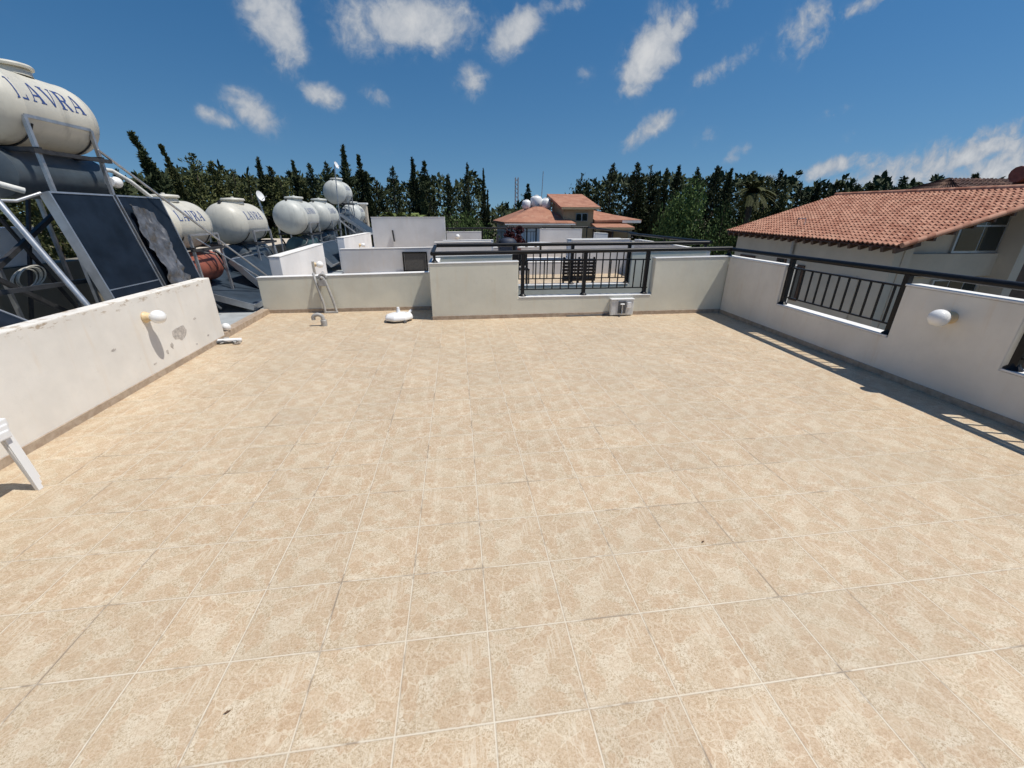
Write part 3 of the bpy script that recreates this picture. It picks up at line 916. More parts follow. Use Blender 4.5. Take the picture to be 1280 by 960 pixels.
# ------------------------------------------------------------------ solar water heaters on the flat roof
LETTER = {  # strokes as quads in a unit box, thick and thin like a serif face
    'L': [((.10, 0), (.30, 0), (.30, 1), (.10, 1)), ((.0, .0), (.10, .0), (.10, .06), (.0, .06)), ((.30, 0), (.80, 0), (.80, .08), (.30, .08)), ((.72, .08), (.80, .08), (.80, .26), (.75, .26)),
          ((.0, .94), (.10, .94), (.10, 1), (.0, 1)), ((.30, .94), (.42, .94), (.42, 1), (.30, 1))],
    'A': [((.08, .06), (.15, .06), (.48, 1), (.42, 1)), ((.42, 1), (.56, 1), (.92, .06), (.70, .06)), ((.24, .30), (.68, .30), (.66, .38), (.27, .38)),
          ((0, 0), (.26, 0), (.26, .06), (0, .06)), ((.60, 0), (1.0, 0), (1.0, .06), (.60, .06))],
    'V': [((.08, .94), (.30, .94), (.60, 0), (.48, 0)), ((.52, 0), (.60, 0), (.92, .94), (.85, .94)), ((0, .94), (.40, .94), (.40, 1), (0, 1)), ((.74, .94), (1.0, .94), (1.0, 1), (.74, 1))],
    'R': [((.10, 0), (.30, 0), (.30, 1), (.10, 1)), ((.30, .92), (.58, .92), (.55, 1), (.30, 1)), ((.58, .92), (.74, .80), (.86, .84), (.60, 1)), ((.66, .60), (.84, .60), (.86, .84), (.68, .82)),
          ((.56, .48), (.66, .44), (.84, .60), (.66, .62)), ((.30, .44), (.66, .44), (.58, .51), (.30, .51)), ((.42, .46), (.60, .46), (.98, .0), (.76, .0)), ((0, 0), (.42, 0), (.42, .05), (0, .05)), ((0, .95), (.1, .95), (.1, 1), (0, 1))],
}


def lettering(word, height, rad, phi0, ycen, parent, adv=1.12, wid=.80):
    m_ = MB()
    w = height * wid
    total = (len(word) - 1) * w * adv + w
    y = ycen - total / 2
    for ch in word:
        for q in LETTER[ch]:
            n = 6
            vs, fs = [], []
            for i in range(n + 1):
                for j in range(2):
                    f = i / n
                    a = Vector(q[0]).lerp(Vector(q[3]), f) if True else None
                    b_ = Vector(q[1]).lerp(Vector(q[2]), f)
                    p = a if j == 0 else b_
                    phi = phi0 + (p.y - .5) * height / rad
                    vs.append((math.cos(phi) * (rad + .003), y + p.x * w, math.sin(phi) * (rad + .003)))
            for i in range(n):
                fs.append((i * 2, i * 2 + 1, i * 2 + 3, i * 2 + 2))
            m_.add(vs, fs)
        y += w * adv
    return m_.build('lettering', 'blue', parent)


def water_tank(loc, label, rad=.45, length=1.0, mat='tank', word='LAVRA', th=.17, group='round water tanks on the flat roof', rz=0.0):
    """horizontal capsule tank along y, loc = centre of its axis"""
    t = thing('water_tank', loc, label, 'water tank', rz, group)
    xf = Matrix.Rotation(R(-90), 4, 'X')        # z -> y
    h = length / 2
    cap = .66 * rad
    prof = [(.004, -h - cap)] + [(rad * math.sin(a) ** .85, -h - cap * math.cos(a)) for a in [R(x) for x in (9, 18, 28, 38, 48, 58, 68, 78)]]
    prof += [(rad, -h), (rad * 1.012, -h + .01), (rad * 1.012, -h + .03), (rad, -h + .04), (rad, h - .04), (rad * 1.012, h - .03), (rad * 1.012, h - .01), (rad, h)]
    prof += [(rad * math.sin(a) ** .85, h + cap * math.cos(a)) for a in [R(x) for x in (78, 68, 58, 48, 38, 28, 18, 9)]] + [(.004, h + cap)]
    MB().lathe(prof, 48, xf).build('tank_shell', mat, t, smooth=50)
    hx = Matrix.Translation((0, 0, rad)) @ Matrix.Scale(rad / .45, 4)
    hb = MB().lathe([(.22, -.03), (.215, .03), (.20, .05)], 28, hx).build('hatch', mat, t, smooth=40)
    MB().lathe([(.25, .05), (.255, .075), (.235, .098), (.10, .112), (.035, .115), (.03, .135), (.004, .138)], 28, hx).build('hatch_lid', mat, hb, smooth=40)
    # only the lower half of the straps is seen: they hang from the stand
    for yy in (-h * .86, h * .86):
        pts = [Vector((math.cos(R(a)) * (rad + .008), yy, math.sin(R(a)) * (rad + .008))) for a in range(-170, -18, 8)]
        MB().tube(pts, .009, 6).build('strap', 'steel_dark', t)
    MB().box(-.02, .02, -h - .11, -h - .05, rad * .90, rad * .90 + .07).build('lifting_lug', 'steel_dark', t)
    if word: lettering(word, th, rad, R(23), -.05 * rad / .36, t)
    return t


def cylinder(loc, label, rad, length, mat, rz=0.0, nm='water_cylinder'):
    t = thing(nm, loc, label, 'water cylinder', rz, 'hot water cylinders under the tanks')
    xf = Matrix.Rotation(R(-90), 4, 'X')
    h = length / 2
    prof = [(.01, -h - .055), (rad * .5, -h - .048), (rad * .85, -h - .022), (rad, -h), (rad * 1.01, -h + .02), (rad, -h + .03), (rad, h - .03), (rad * 1.01, h - .02), (rad, h),
            (rad * .85, h + .022), (rad * .5, h + .048), (.01, h + .055)]
    MB().lathe(prof, 36, xf).build('cylinder_shell', mat, t, smooth=40)
    m_ = MB()
    m_.tube([(0, -h - .05, -.02), (0, -h - .14, -.02), (.03, -h - .18, -.06)], .02, 8)
    m_.tube([(.0, h + .04, .05), (.0, h + .14, .05)], .02, 8)
    m_.build('pipe_stub', 'galv', t, smooth=40)
    return t


def stand(base, label, y0, y1, xf_, xb, ztop, zmid, group='steel stands of the water tanks', braces=True):
    """welded stand: posts, cradle rails. coordinates are absolute, base is the foot"""
    t = thing('tank_stand', base, label, 'stand', 0, group)

    def put(m_, nm, mat='galv'):
        o = m_.build(nm, mat, t); o.location = -Vector(base); return o
    for y in (y0, y1):
        put(MB().bar((xf_ + .0, y, base[2]), (xf_ - .04, y, ztop), .035), 'post')
        put(MB().bar((xb, y, base[2]), (xb, y, ztop - .1), .035), 'post')
        put(MB().bar((xf_, y, zmid), (xb, y, zmid), .04), 'crossbar', 'steel_dark')
    put(MB().bar((xf_ - .04, y0, ztop), (xf_ - .04, y1, ztop), .03), 'guard_rail')
    put(MB().bar((xf_, y0 - .1, zmid - .02), (xf_, y1 + .1, zmid - .02), .04), 'cradle_rail', 'steel_dark')
    put(MB().bar((xb, y0 - .1, zmid - .02), (xb, y1 + .1, zmid - .02), .04), 'cradle_rail', 'steel_dark')
    if braces:
        put(MB().bar((xb, y0, base[2] + .15), (xb, y1, zmid - .15), .03), 'brace', 'steel_dark')
        put(MB().bar((xb + .03, y1, base[2] + .15), (xb + .03, y0, zmid - .15), .03), 'brace', 'steel_dark')
    return t


def solar_panel(top_a, top_b, bot_a, bot_b, label, mat='glass', thick=.09, rail=None):
    """flat collector given its four corners (top edge a-b, bottom edge a-b)"""
    a, b_, c, d = (Vector(q) for q in (top_a, top_b, bot_b, bot_a))
    base = (c + d) / 2
    nrm = (b_ - a).cross(d - a).normalized()
    if nrm.x < 0: nrm = -nrm
    t = thing('solar_panel', base, label, 'solar panel', 0, 'solar collectors on the flat roof')
    e1, e2 = (b_ - a).normalized(), (d - a).normalized()
    w, h = (b_ - a).length, (d - a).length

    def P(u, v, n_): return a + e1 * u + e2 * v + nrm * n_ - base
    m_ = MB()
    m_.add([P(u, v, n_) for n_ in (-thick, .0) for (u, v) in ((0, 0), (w, 0), (w, h), (0, h))],
           [(3, 2, 1, 0), (4, 5, 6, 7), (0, 1, 5, 4), (1, 2, 6, 5), (2, 3, 7, 6), (3, 0, 4, 7)])
    m_.build('casing', 'alu', t)
    f = .018
    m_ = MB().add([P(f, f, .004), P(w - f, f, .004), P(w - f, h - f, .004), P(f, h - f, .004)], [(0, 1, 2, 3)])
    m_.build('glass', mat, t)
    m_ = MB()
    for (u0, v0, u1, v1) in ((0, 0, w, f), (0, h - f, w, h), (0, f, f, h - f), (w - f, f, w, h - f)):
        m_.add([P(u, v, n_) for n_ in (.001, .012) for (u, v) in ((u0, v0), (u1, v0), (u1, v1), (u0, v1))],
               [(4, 5, 6, 7), (0, 1, 5, 4), (1, 2, 6, 5), (2, 3, 7, 6), (3, 0, 4, 7)])
    m_.build('rim', 'alu', t)
    if rail is not None:
        v = h * rail
        m_ = MB().add([P(0, v, .006), P(w, v, .006), P(w, v + .012, .006), P(0, v + .012, .006)], [(0, 1, 2, 3)])
        m_.build('joint_strip', 'alu', t)
    return t


RZ = .03
# rack 1 (nearest)
stand((-4.6, 5.8, RZ), 'tall galvanised stand under the nearest water tank', 5.40, 6.22, -4.22, -5.10, 2.50, 2.20)
water_tank((-4.60, 5.86, 2.60), 'largest cream water tank with blue lettering at the left edge, highest of all', .36, .88, th=.188)
cylinder((-4.66, 5.90, 1.98), 'dark grey hot water cylinder under the nearest tank, half in shadow', .245, 1.25, 'cyl')
solar_panel((-4.17, 5.22, 1.80), (-4.17, 6.09, 1.80), (-3.86, 5.22, .35), (-3.86, 6.09, .35),
            'large dark blue solar panel standing steeply behind the left wall', rail=.70)
solar_panel((-4.17, 6.13, 1.80), (-4.17, 6.96, 1.80), (-3.86, 6.13, .35), (-3.86, 6.96, .35),
            'dark blue solar panel partly covered by a silver sheet')
# crumpled silver sheet over the second panel
rnd = random.Random(3)
vs, fs = [], []
nu, nv = 24, 70
for j in range(nv + 1):
    v = j / nv
    for i in range(nu + 1):
        u = i / nu
        w0 = .06 + .10 * v
        wd = .43 - .10 * abs(v - .35) + .05 * math.sin(9 * v)
        y = 6.14 + w0 * .4 + wd * u + .03 * math.sin(14 * v + 2 * u)
        z = 1.70 - 1.22 * v + .05 * u * math.sin(5 * v) - .10 * u * (1 - v)
        x = -4.17 + .31 * (1.80 - z) / 1.45 + .03
        x += .075 * abs(mnoise.noise(Vector((y * 7 + z * 2.2, z * 1.6, 1.3)))) + .085 * abs(mnoise.noise(Vector((y * 15 - z * 3, z * 4, 4.1)))) + .012 * mnoise.noise(Vector((y * 40, z * 14, 2))) + .02 * math.sin(u * math.pi)
        vs.append((x, y, z))
for j in range(nv):
    for i in range(nu):
        a = j * (nu + 1) + i
        fs.append((a, a + 1, a + nu + 2, a + nu + 1))
k = len(vs)
vs += [(x - .004, y, z) for x, y, z in vs]
fs += [tuple(q + k for q in f[::-1]) for f in fs]
o = MB().add(vs, fs).build('foil_sheet', 'foil', None, smooth=80)
tag(o, 'crumpled silver plastic sheet hanging down between the two big solar panels', 'sheet')
# loose poles, braces and pipes of rack 1
o = MB().tube([(-4.14, 4.60, 1.78), (-3.55, 4.52, .50)], .027, 12).build('support_pole', 'galv', None, smooth=50)
tag(o, 'thick pale support pole slanting down left of the big solar panel', 'pole')
o = MB().tube([(-4.25, 6.22, 2.30), (-3.56, 8.35, .52)], .016, 10).build('support_pole', 'galv', None, smooth=50)
tag(o, 'long thin pole slanting from the nearest stand down to the roof', 'pole')
o = MB().tube([(-4.45, 7.30, 1.55), (-3.70, 8.35, .50)], .014, 8).build('support_pole', 'galv', None, smooth=50)
tag(o, 'short thin pole beside the long slanting pole, its lower neighbour', 'pole')
o = MB().tube([(-4.62, 6.56, 2.13), (-4.52, 6.74, 2.115), (-4.47, 6.95, 2.0), (-4.38, 7.48, 1.60), (-4.35, 7.6, 1.4)], .027, 10).build('water_pipe', 'pipeins', None, smooth=60)
tag(o, 'thick white lagged pipe bending down behind the big solar panels', 'pipe')
o = MB().tube([(-4.9, 4.4, 1.86), (-4.45, 5.05, 1.86), (-4.36, 5.2, 1.80)], .03, 10).build('water_pipe', 'pipeins', None, smooth=60)
tag(o, 'pale lagged pipe at the left edge under the dark cylinder', 'pipe')
o = MB().tube([(-4.45, 4.5, 1.70), (-4.3, 5.0, 1.70), (-4.22, 5.2, 1.78)], .016, 8).build('water_pipe', 'galv', None, smooth=60)
tag(o, 'thin steel pipe feeding the top corner of the big solar panel', 'pipe')
t = thing('steel_frame', (-4.9, 5.0, RZ), 'dark crossed steel frame behind the slanting support pole', 'frame')
for (a, b_) in (((-4.8, 4.3, .62), (-4.75, 6.1, 1.68)), ((-4.82, 4.35, 1.5), (-4.8, 5.9, .25)), ((-4.7, 3.9, .86), (-4.2, 6.0, .86)),
                ((-4.3, 5.55, RZ), (-4.25, 6.2, 1.05)), ((-4.3, 6.05, .2), (-4.3, 5.55, .95))):
    o = MB().bar(a, b_, .045, .045).build('strut', 'steel_dark', t); o.location = -Vector((-4.9, 5.0, RZ))
t = thing('hose', (-4.85, 5.35, .9), 'coil of thin pale hose hanging in the frame at the left', 'hose')
m_ = MB()
for i in range(4):
    m_.tube(circle_pts((.02 * i, .012 * i, .008 * i), .15 + .012 * (i % 2), 0, 2 * math.pi, 28, (0, 1, 0), (.35, 0, .75)), .008, 6)
m_.build('coil', 'hose', t, smooth=60)
MB().tube([(0, .14, -.08), (.25, .42, -.10), (.4, .9, -.06)], .012, 6).build('hose_end', 'hose', t, smooth=60)
# solid roof parapet behind the rack
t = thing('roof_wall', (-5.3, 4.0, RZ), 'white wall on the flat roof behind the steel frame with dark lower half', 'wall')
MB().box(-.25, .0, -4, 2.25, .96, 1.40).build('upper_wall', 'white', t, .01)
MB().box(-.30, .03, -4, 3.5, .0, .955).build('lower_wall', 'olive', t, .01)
# collector lying at left edge, lamp on the stand
solar_panel((-4.0, 2.6, 1.06), (-4.0, 3.75, 1.06), (-3.42, 2.6, .72), (-3.42, 3.72, .72), 'dark solar panel with white rim at the left edge behind the flaking wall')
wall_lamp((-4.255, 6.245, 1.955), (-.1, .99, 0), 'white globe lamp fixed to the stand beside the nearest hot water cylinder', .066, arm=.07, bm='plastic')


# racks further along the row
def rack(yc, tank_lab, cyl_lab, stand_lab, panel_lab=None, x=-4.5, zc=1.52, rad=.44, cm='cyl', tm='tank', cyl_z=.78, cyl_r=.26, length=1.05, panel=True, word='LAVRA', th=.16, zroof=RZ, px=(-4.2, -3.45), pw=1.0, pz=.72, pzb=.10, dy=-.6):
    stand((x, yc, zroof), stand_lab, yc - .40, yc + .40, x + .47, x - .40, zc - .14, zc - rad + .02)
    water_tank((x, yc, zc), tank_lab, rad, length, tm, word, th)
    cylinder((x + .02, yc + .08, cyl_z), cyl_lab, cyl_r, 1.15, cm)
    st_ = [q for q in bpy.data.objects if q.get('label') == stand_lab][0]
    off = Vector((x, yc, zroof))
    for pts, r_ in (([(x + .1, yc - .30, zc - rad), (x + .32, yc - .42, zc - rad - .15), (x + .30, yc - .62, cyl_z + .1), (x + .05, yc - .66, cyl_z)], .016),
                    ([(x - .1, yc + .2, zc - rad), (x + .35, yc + .35, zc - rad - .12), (x + .36, yc + .55, cyl_z - .1), (x + .5, yc + .5, zroof + .05)], .014),
                    ([(x + .05, yc - .64, cyl_z - .05), (x + .38, yc - .6, cyl_z - .2), (x + .55, yc - .3, zroof + .1)], .018)):
        o_ = MB().tube(pts, r_, 7).build('feed_pipe', 'darkplastic', st_, smooth=60); o_.location = -off
    if panel_lab:
        for i, lab in enumerate(panel_lab if isinstance(panel_lab, (list, tuple)) else [panel_lab]):
            y = yc + dy + i * (pw + .06)
            solar_panel((px[0], y, pz), (px[0], y + pw, pz), (px[1], y, pzb), (px[1], y + pw, pzb), lab, 'glass2')


rack(7.62, 'cream water tank with blue lettering just right of the silver sheet', 'rust red hot water cylinder under the second tank',
     'steel stand of the tank above the red cylinder', None, cm='rust', zc=1.42, cyl_z=.74, rad=.36, length=.84)
solar_panel((-4.75, 7.42, .56), (-4.75, 9.7, .56), (-3.47, 7.42, .15), (-3.47, 9.7, .15), 'dark solar panel with a white rim lying low between the two walls', 'glass2')
for (x, y) in ((-3.6, 7.6), (-4.6, 7.6)):
    o = MB().lathe([(.09, 0), (.085, .03), (.03, .05), (.03, .10 + (.30 if x < -4 else 0))], 12).build('panel_foot', 'pipegrey', None, smooth=40)
    o.location = (x, y, RZ); tag(o, 'grey foot under the low lying solar panel, ' + ('rear one' if x < -4 else 'front one'), 'support')
rack(9.78, 'cream water tank with blue lettering left of the dish mast', 'blue grey hot water cylinder under the third tank',
     'steel stand of the tank above the blue grey cylinder', ['dark solar panel at the left end of the bright white wall'], zc=1.41, cyl_z=.76, dy=-1.35, pw=1.3, pz=.82, pzb=.10, px=(-4.15, -3.5), rad=.385, length=.92)
rack(13.3, 'pale water tank above the teal cylinder right of the dish mast', 'dark teal hot water cylinder under the fourth tank',
     'steel stand with the teal cylinder, fourth of the row', None, cm='teal', tm='tank_grey', zc=1.50, cyl_z=.70, cyl_r=.30)
rack(15.6, 'pale water tank fifth in the row, left of the small white wall', 'dull blue hot water cylinder under the fifth tank',
     'steel stand with the dull blue cylinder, fifth of the row', ['small dark panel beside the end of the bright white wall', 'long grey blue solar panel rising left of the tall grey wall'],
     cm='cyl', tm='tank_grey', zc=1.52, cyl_z=.82, dy=-3.1, pw=2.3, pz=.80, pzb=.25, px=(-4.0, -3.5))
rack(19.3, 'pale water tank standing highest in the far part of the row', 'grey blue hot water cylinder under the high far tank',
     'tall steel stand of the high far tank', ['tilted grey blue solar panel left of the tall grey wall'], tm='tank_grey', zc=2.40, cyl_z=1.55, x=-4.75, dy=-.8, pw=1.7, pz=1.62, pzb=.85, px=(-4.6, -3.55))
rack(22.3, 'farthest pale water tank, half hidden left of the small chimney', 'hot water cylinder of the farthest tank', 'steel stand of the farthest tank', None,
     tm='tank_grey', zc=1.60, cyl_z=.9, x=-4.9)
# brace, chimney block, low white blocks on the flat roof
o = MB().bar((-4.05, 16.0, 1.42), (-3.6, 16.9, .80), .04).build('support_pole', 'galv')
tag(o, 'white slanting brace right of the fifth water tank', 'pole')
t = thing('chimney', (-4.5, 22.9, RZ), 'small beige chimney block behind the farthest tank', 'chimney')
MB().box(-.14, .14, -.15, .15, 0, 2.0).build('shaft', 'beige', t, .01)
MB().box(-.85, .18, -.2, .2, 2.005, 2.08).build('cap', 'coping', t, .01)
o = MB().box(-7.0, -5.2, 9.0, 17.0, RZ, .75).build('roof_block', 'beige', None, .01)
tag(o, 'low beige roof block seen behind the tank stands', 'wall')
t = thing('roof_block', (-5.4, 7.6, RZ), 'dark boxy plant housing behind the red cylinder', 'wall')
MB().box(-.5, .3, -.4, 4.5, 0, .55).build('housing', 'olive', t, .01)

# dish masts
def mast(base, top, label, dish=True, r=.022):
    t = thing('antenna_mast', base, label, 'antenna')
    b_ = Vector(top) - Vector(base)
    MB().tube([(0, 0, 0), tuple(b_)], r, 8).build('pole', 'galv', t)
    if dish:
        prof = [(.005, .0), (.06, .005), (.12, .022), (.165, .045)]
        prof = prof + [(.165, .049), (.12, .028), (.005, .006)]
        xf = Matrix.Translation(b_ + Vector((.06, -.03, -.03))) @ Matrix.Rotation(R(70), 4, 'Y') @ Matrix.Rotation(R(15), 4, 'X') @ Matrix.Scale(.75, 4)
        MB().lathe(prof, 24, xf).build('dish', 'plastic', t, smooth=40)
        MB().tube([tuple(b_ + Vector((.06, -.03, -.13))), tuple(b_ + Vector((.24, -.05, -.02)))], .008, 6).build('feed_arm', 'galv', t)
    return t


mast((-4.62, 11.9, RZ), (-4.88, 11.9, 2.02), 'thin mast with a small white dish between the third and fourth tanks')
mast((-4.55, 17.9, RZ), (-4.40, 17.9, 3.30), 'tall thin mast with a white dish in front of the high far tank', r=.02)

# ------------------------------------------------------------------ things on the neighbours' terraces
t = thing('slatted_bench', (2.83, 9.6, 0), 'black slatted garden bench folded behind the barred opening', 'bench')
for i in range(7):
    MB().box(-.40, .40, -.02, .02, .14 + i * .075, .195 + i * .075).build('slat', 'black', t)
for sx in (-.36, 0, .36):
    MB().box(sx - .02, sx + .02, .025, .06, 0, .68).build('support', 'black', t)
t = thing('garden_chair', (1.42, 9.6, 0), 'thin black garden chair seen through the left end of the bars', 'chair')
MB().box(-.2, .2, -.2, .2, .42, .445).build('seat', 'black', t)
MB().box(-.2, .2, .19, .215, .48, .82).build('backrest', 'black', t)
for sx in (-.18, .18):
    for sy in (-.18, .2):
        MB().box(sx - .014, sx + .014, sy - .014, sy + .014, 0, .42 if sy < 0 else .82).build('leg', 'black', t)
t = thing('round_table', (2.78, 14.1, 0), 'round pale garden table beyond the second railing', 'table')
MB().lathe([(.44, .70), (.45, .715), (.44, .73)], 28).build('tabletop', 'plastic', t, smooth=40)
MB().lathe([(.40, .66), (.41, .70)], 28).build('apron', 'steel_dark', t)
MB().lathe([(.22, 0), (.2, .03), (.04, .06), (.035, .70)], 16).build('pedestal', 'steel_dark', t, smooth=40)
t = thing('barbecue', (1.66, 14.0, 0), 'navy covered barbecue standing left of the round garden table', 'barbecue')
MB().box(-.30, .30, -.22, .22, .30, .72).build('body', 'navy', t, .04)
MB().lathe([(.30, .72), (.28, .80), (.20, .87), (.05, .90)], 18, Matrix.Scale(.75, 4, (0, 1, 0))).build('hood', 'navy', t, smooth=50)
MB().box(-.36, -.31, -.2, .2, .62, .98).build('side_shelf', 'steel_dark', t, .01)
for sx in (-.25, .25):
    MB().box(sx - .02, sx + .02, -.18, -.14, 0, .30).build('leg', 'steel_dark', t)
    MB().box(sx - .02, sx + .02, .14, .18, 0, .30).build('leg', 'steel_dark', t)
t = thing('wooden_box', (5.98, 15.0, 0), 'brown wooden box on a post at the corner of the third terrace', 'box')
MB().box(-.18, .18, -.12, .12, .42, .78).build('box_body', 'wood', t, .01)
MB().box(-.05, .05, -.05, .05, -.4, .41).build('box_post', 'wood', t)


# ------------------------------------------------------------------ vegetation
def leaf_mesh(name, sprays, mat):
    """sprays: (pos, dir, side, length, width)"""
    vs, fs = [], []
    for (p, d, s_, l, w) in sprays:
        k = len(vs)
        vs += [p - s_ * w * .3, p + s_ * w * .3, p + d * l * .6 + s_ * w * .5, p + d * l, p + d * l * .55 - s_ * w * .5]
        fs.append((k, k + 1, k + 2, k + 3, k + 4))
    me = bpy.data.meshes.new(name)
    me.from_pydata([tuple(v) for v in vs], [], fs)
    me.materials.append(M[mat])
    return me


def rdir(rnd):
    while True:
        v = Vector((rnd.uniform(-1, 1), rnd.uniform(-1, 1), rnd.uniform(-1, 1)))
        if .01 < v.length < 1: return v.normalized()


def conifer_mesh(seed, H=12.0, Rm=1.7, spires=3, branches=330, per=28, mat='cypress', lean=0.0, spread=.8, leaf=.27):
    rnd = random.Random(seed)
    sp = []
    leaders = [(0, 0, 1.0, 1.0)]
    for i in range(spires - 1):
        a = rnd.uniform(0, 6.28)
        r = Rm * rnd.uniform(.25, .75)
        leaders.append((r * math.cos(a), r * math.sin(a), rnd.uniform(.72, .95), rnd.uniform(.5, .8)))
    for (lx, ly, lh, lr) in leaders:
        nb = int(branches * lr / len(leaders) * 1.6)
        for b_ in range(nb):
            t = rnd.random() ** .8
            z = H * lh * (.10 + .90 * t)
            prof = (1 - t) ** spread * (.35 + .65 * min(1, t / .22))
            rr = Rm * lr * max(prof, .04) * (rnd.uniform(.5, 1.1) if rnd.random() > .12 else rnd.uniform(1.1, 1.65))
            a = rnd.uniform(0, 6.28)
            up = rnd.uniform(.15, .9) + .5 * t
            d = Vector((math.cos(a), math.sin(a), up)).normalized()
            o = Vector((lx, ly, z))
            for q in range(per if t < .9 else per // 2):
                f = rnd.uniform(.15, 1.0)
                jit = rdir(rnd) * (.20 * (1.15 - f) + .10) * (1.15 - .85 * t * t)
                p = o + d * rr * f + jit
                if t > .8: p.x = lx + (p.x - lx) * .8
                dd = (d * .8 + rdir(rnd) * .9 + Vector((0, 0, .35))).normalized()
                s_ = dd.cross(rdir(rnd)).normalized()
                sp.append((p, dd, s_, leaf * rnd.uniform(.5, 1.15) * (1.12 - .5 * t * t), leaf * rnd.uniform(.22, .42) * (1.12 - .5 * t * t)))
        for q in range(9):             # tip
            p = Vector((lx, ly, H * lh * (.94 + .06 * q / 14)))
            dd = (Vector((0, 0, 1)) + rdir(rnd) * .5).normalized()
            sp.append((p, dd, dd.cross(rdir(rnd)).normalized(), leaf * .55, leaf * .18))
    if lean:
        for s_ in sp:
            s_[0].x += lean * H * (s_[0].z / H) ** 3.0
    return leaf_mesh('conifer_crown', sp, mat)


def broad_mesh(seed, H=6.0, Rm=2.2, n=6500, mat='broad', leaf=.13, clumps=22, low=.25):
    rnd = random.Random(seed)
    sp = []
    cs = []
    for i in range(clumps):
        v = rdir(rnd)
        c = Vector((v.x * Rm * .72, v.y * Rm * .72, H * (low + (1 - low) * .5) + v.z * H * (1 - low) * .36))
        cs.append((c, rnd.uniform(.35, .62) * Rm * .8))
    for i in range(n):
        c, r = rnd.choice(cs)
        v = rdir(rnd)
        p = c + v * r * rnd.uniform(.45, 1.05)
        dd = (v + rdir(rnd) * .9 + Vector((0, 0, -.1))).normalized()
        sp.append((p, dd, dd.cross(rdir(rnd)).normalized(), leaf * rnd.uniform(.6, 1.2), leaf * rnd.uniform(.4, .7)))
    return leaf_mesh('broad_crown', sp, mat)


def trunk_mesh(H, r, seed, lean=0.0, limbs=7):
    rnd = random.Random(seed)
    m_ = MB()
    pts = [(lean * H * (i / 8) ** 3, 0, H * i / 8) for i in range(9)]
    m_.tube([(x + rnd.uniform(-.03, .03), y + rnd.uniform(-.03, .03), z) for x, y, z in pts], [r * (1 - .9 * i / 8) for i in range(9)], 8)
    for i in range(limbs):
        z = H * rnd.uniform(.25, .7); a = rnd.uniform(0, 6.28); l = rnd.uniform(.6, 1.4)
        x0 = lean * H * (z / H) ** 3
        m_.tube([(x0, 0, z), (x0 + l * .5 * math.cos(a), l * .5 * math.sin(a), z + l * .35), (x0 + l * math.cos(a), l * math.sin(a), z + l * .9)], [r * .3, r * .2, r * .08], 6)
    me = bpy.data.meshes.new('trunk')
    me.from_pydata(m_.v, [], m_.f)
    me.materials.append(M['trunk'])
    return me


def plant(name, loc, crown, trunk, sc, rz, label, cat='tree', group=None):
    t = thing(name, loc, label, cat, rz, group)
    t.scale = sc
    for nm, me in (('crown', crown), ('trunk', trunk)):
        if me is None: continue
        o = bpy.data.objects.new(nm, me); COL.objects.link(o); o.parent = t
    return t


CON = [conifer_mesh(11, Rm=3.0, spires=3), conifer_mesh(12, Rm=2.6, spires=2), conifer_mesh(13, Rm=3.3, spires=4), conifer_mesh(14, Rm=2.3, spires=2, spread=.9),
       conifer_mesh(15, Rm=3.5, spires=5, spread=.7)]
OLI = [conifer_mesh(31, Rm=3.3, spires=4, mat='olivetree', spread=.62), conifer_mesh(32, Rm=3.6, spires=5, mat='olivetree', spread=.55),
       conifer_mesh(33, Rm=3.0, spires=3, mat='olivetree', spread=.7)]
LEAN = [conifer_mesh(41, Rm=1.7, spires=1, branches=200, lean=-.09, spread=1.1, mat='olivetree'), conifer_mesh(42, Rm=2.6, spires=1, branches=240, lean=-.08, spread=1.1)]
TRK = trunk_mesh(12, .2, 5)
TRKL = trunk_mesh(12, .2, 6, -.085)
BRD = [broad_mesh(51), broad_mesh(52, Rm=2.6), broad_mesh(53, H=5, Rm=2.4)]
TRKB = trunk_mesh(5, .16, 7)


def grow(px, py, dist, kind, idx, label, width=1.0, group=None, name=None, rz=None, H=12.0):
    top = spot(px, py, dist)
    h = top.z - GZ
    s_ = h / H
    lists = {'con': (CON, TRK), 'oli': (OLI, TRK), 'lean': (LEAN, TRKL), 'broad': (BRD, TRKB)}
    ms, tk = lists[kind]
    nm = name or {'con': 'cypress_tree', 'oli': 'casuarina_tree', 'lean': 'leaning_cypress_tree', 'broad': 'leafy_tree'}[kind]
    if kind == 'lean':
        lean = .085 * H * s_ * width
        rz_ = 0.0
        loc = (top.x + lean * .9, top.y, GZ)
    else:
        rz_ = random.Random(px * 7 + py).uniform(0, 6.28) if rz is None else rz
        loc = (top.x, top.y, GZ)
    return plant(nm, loc, ms[idx % len(ms)], tk, (s_ * width, s_ * width, s_), rz_, label, 'tree', group)


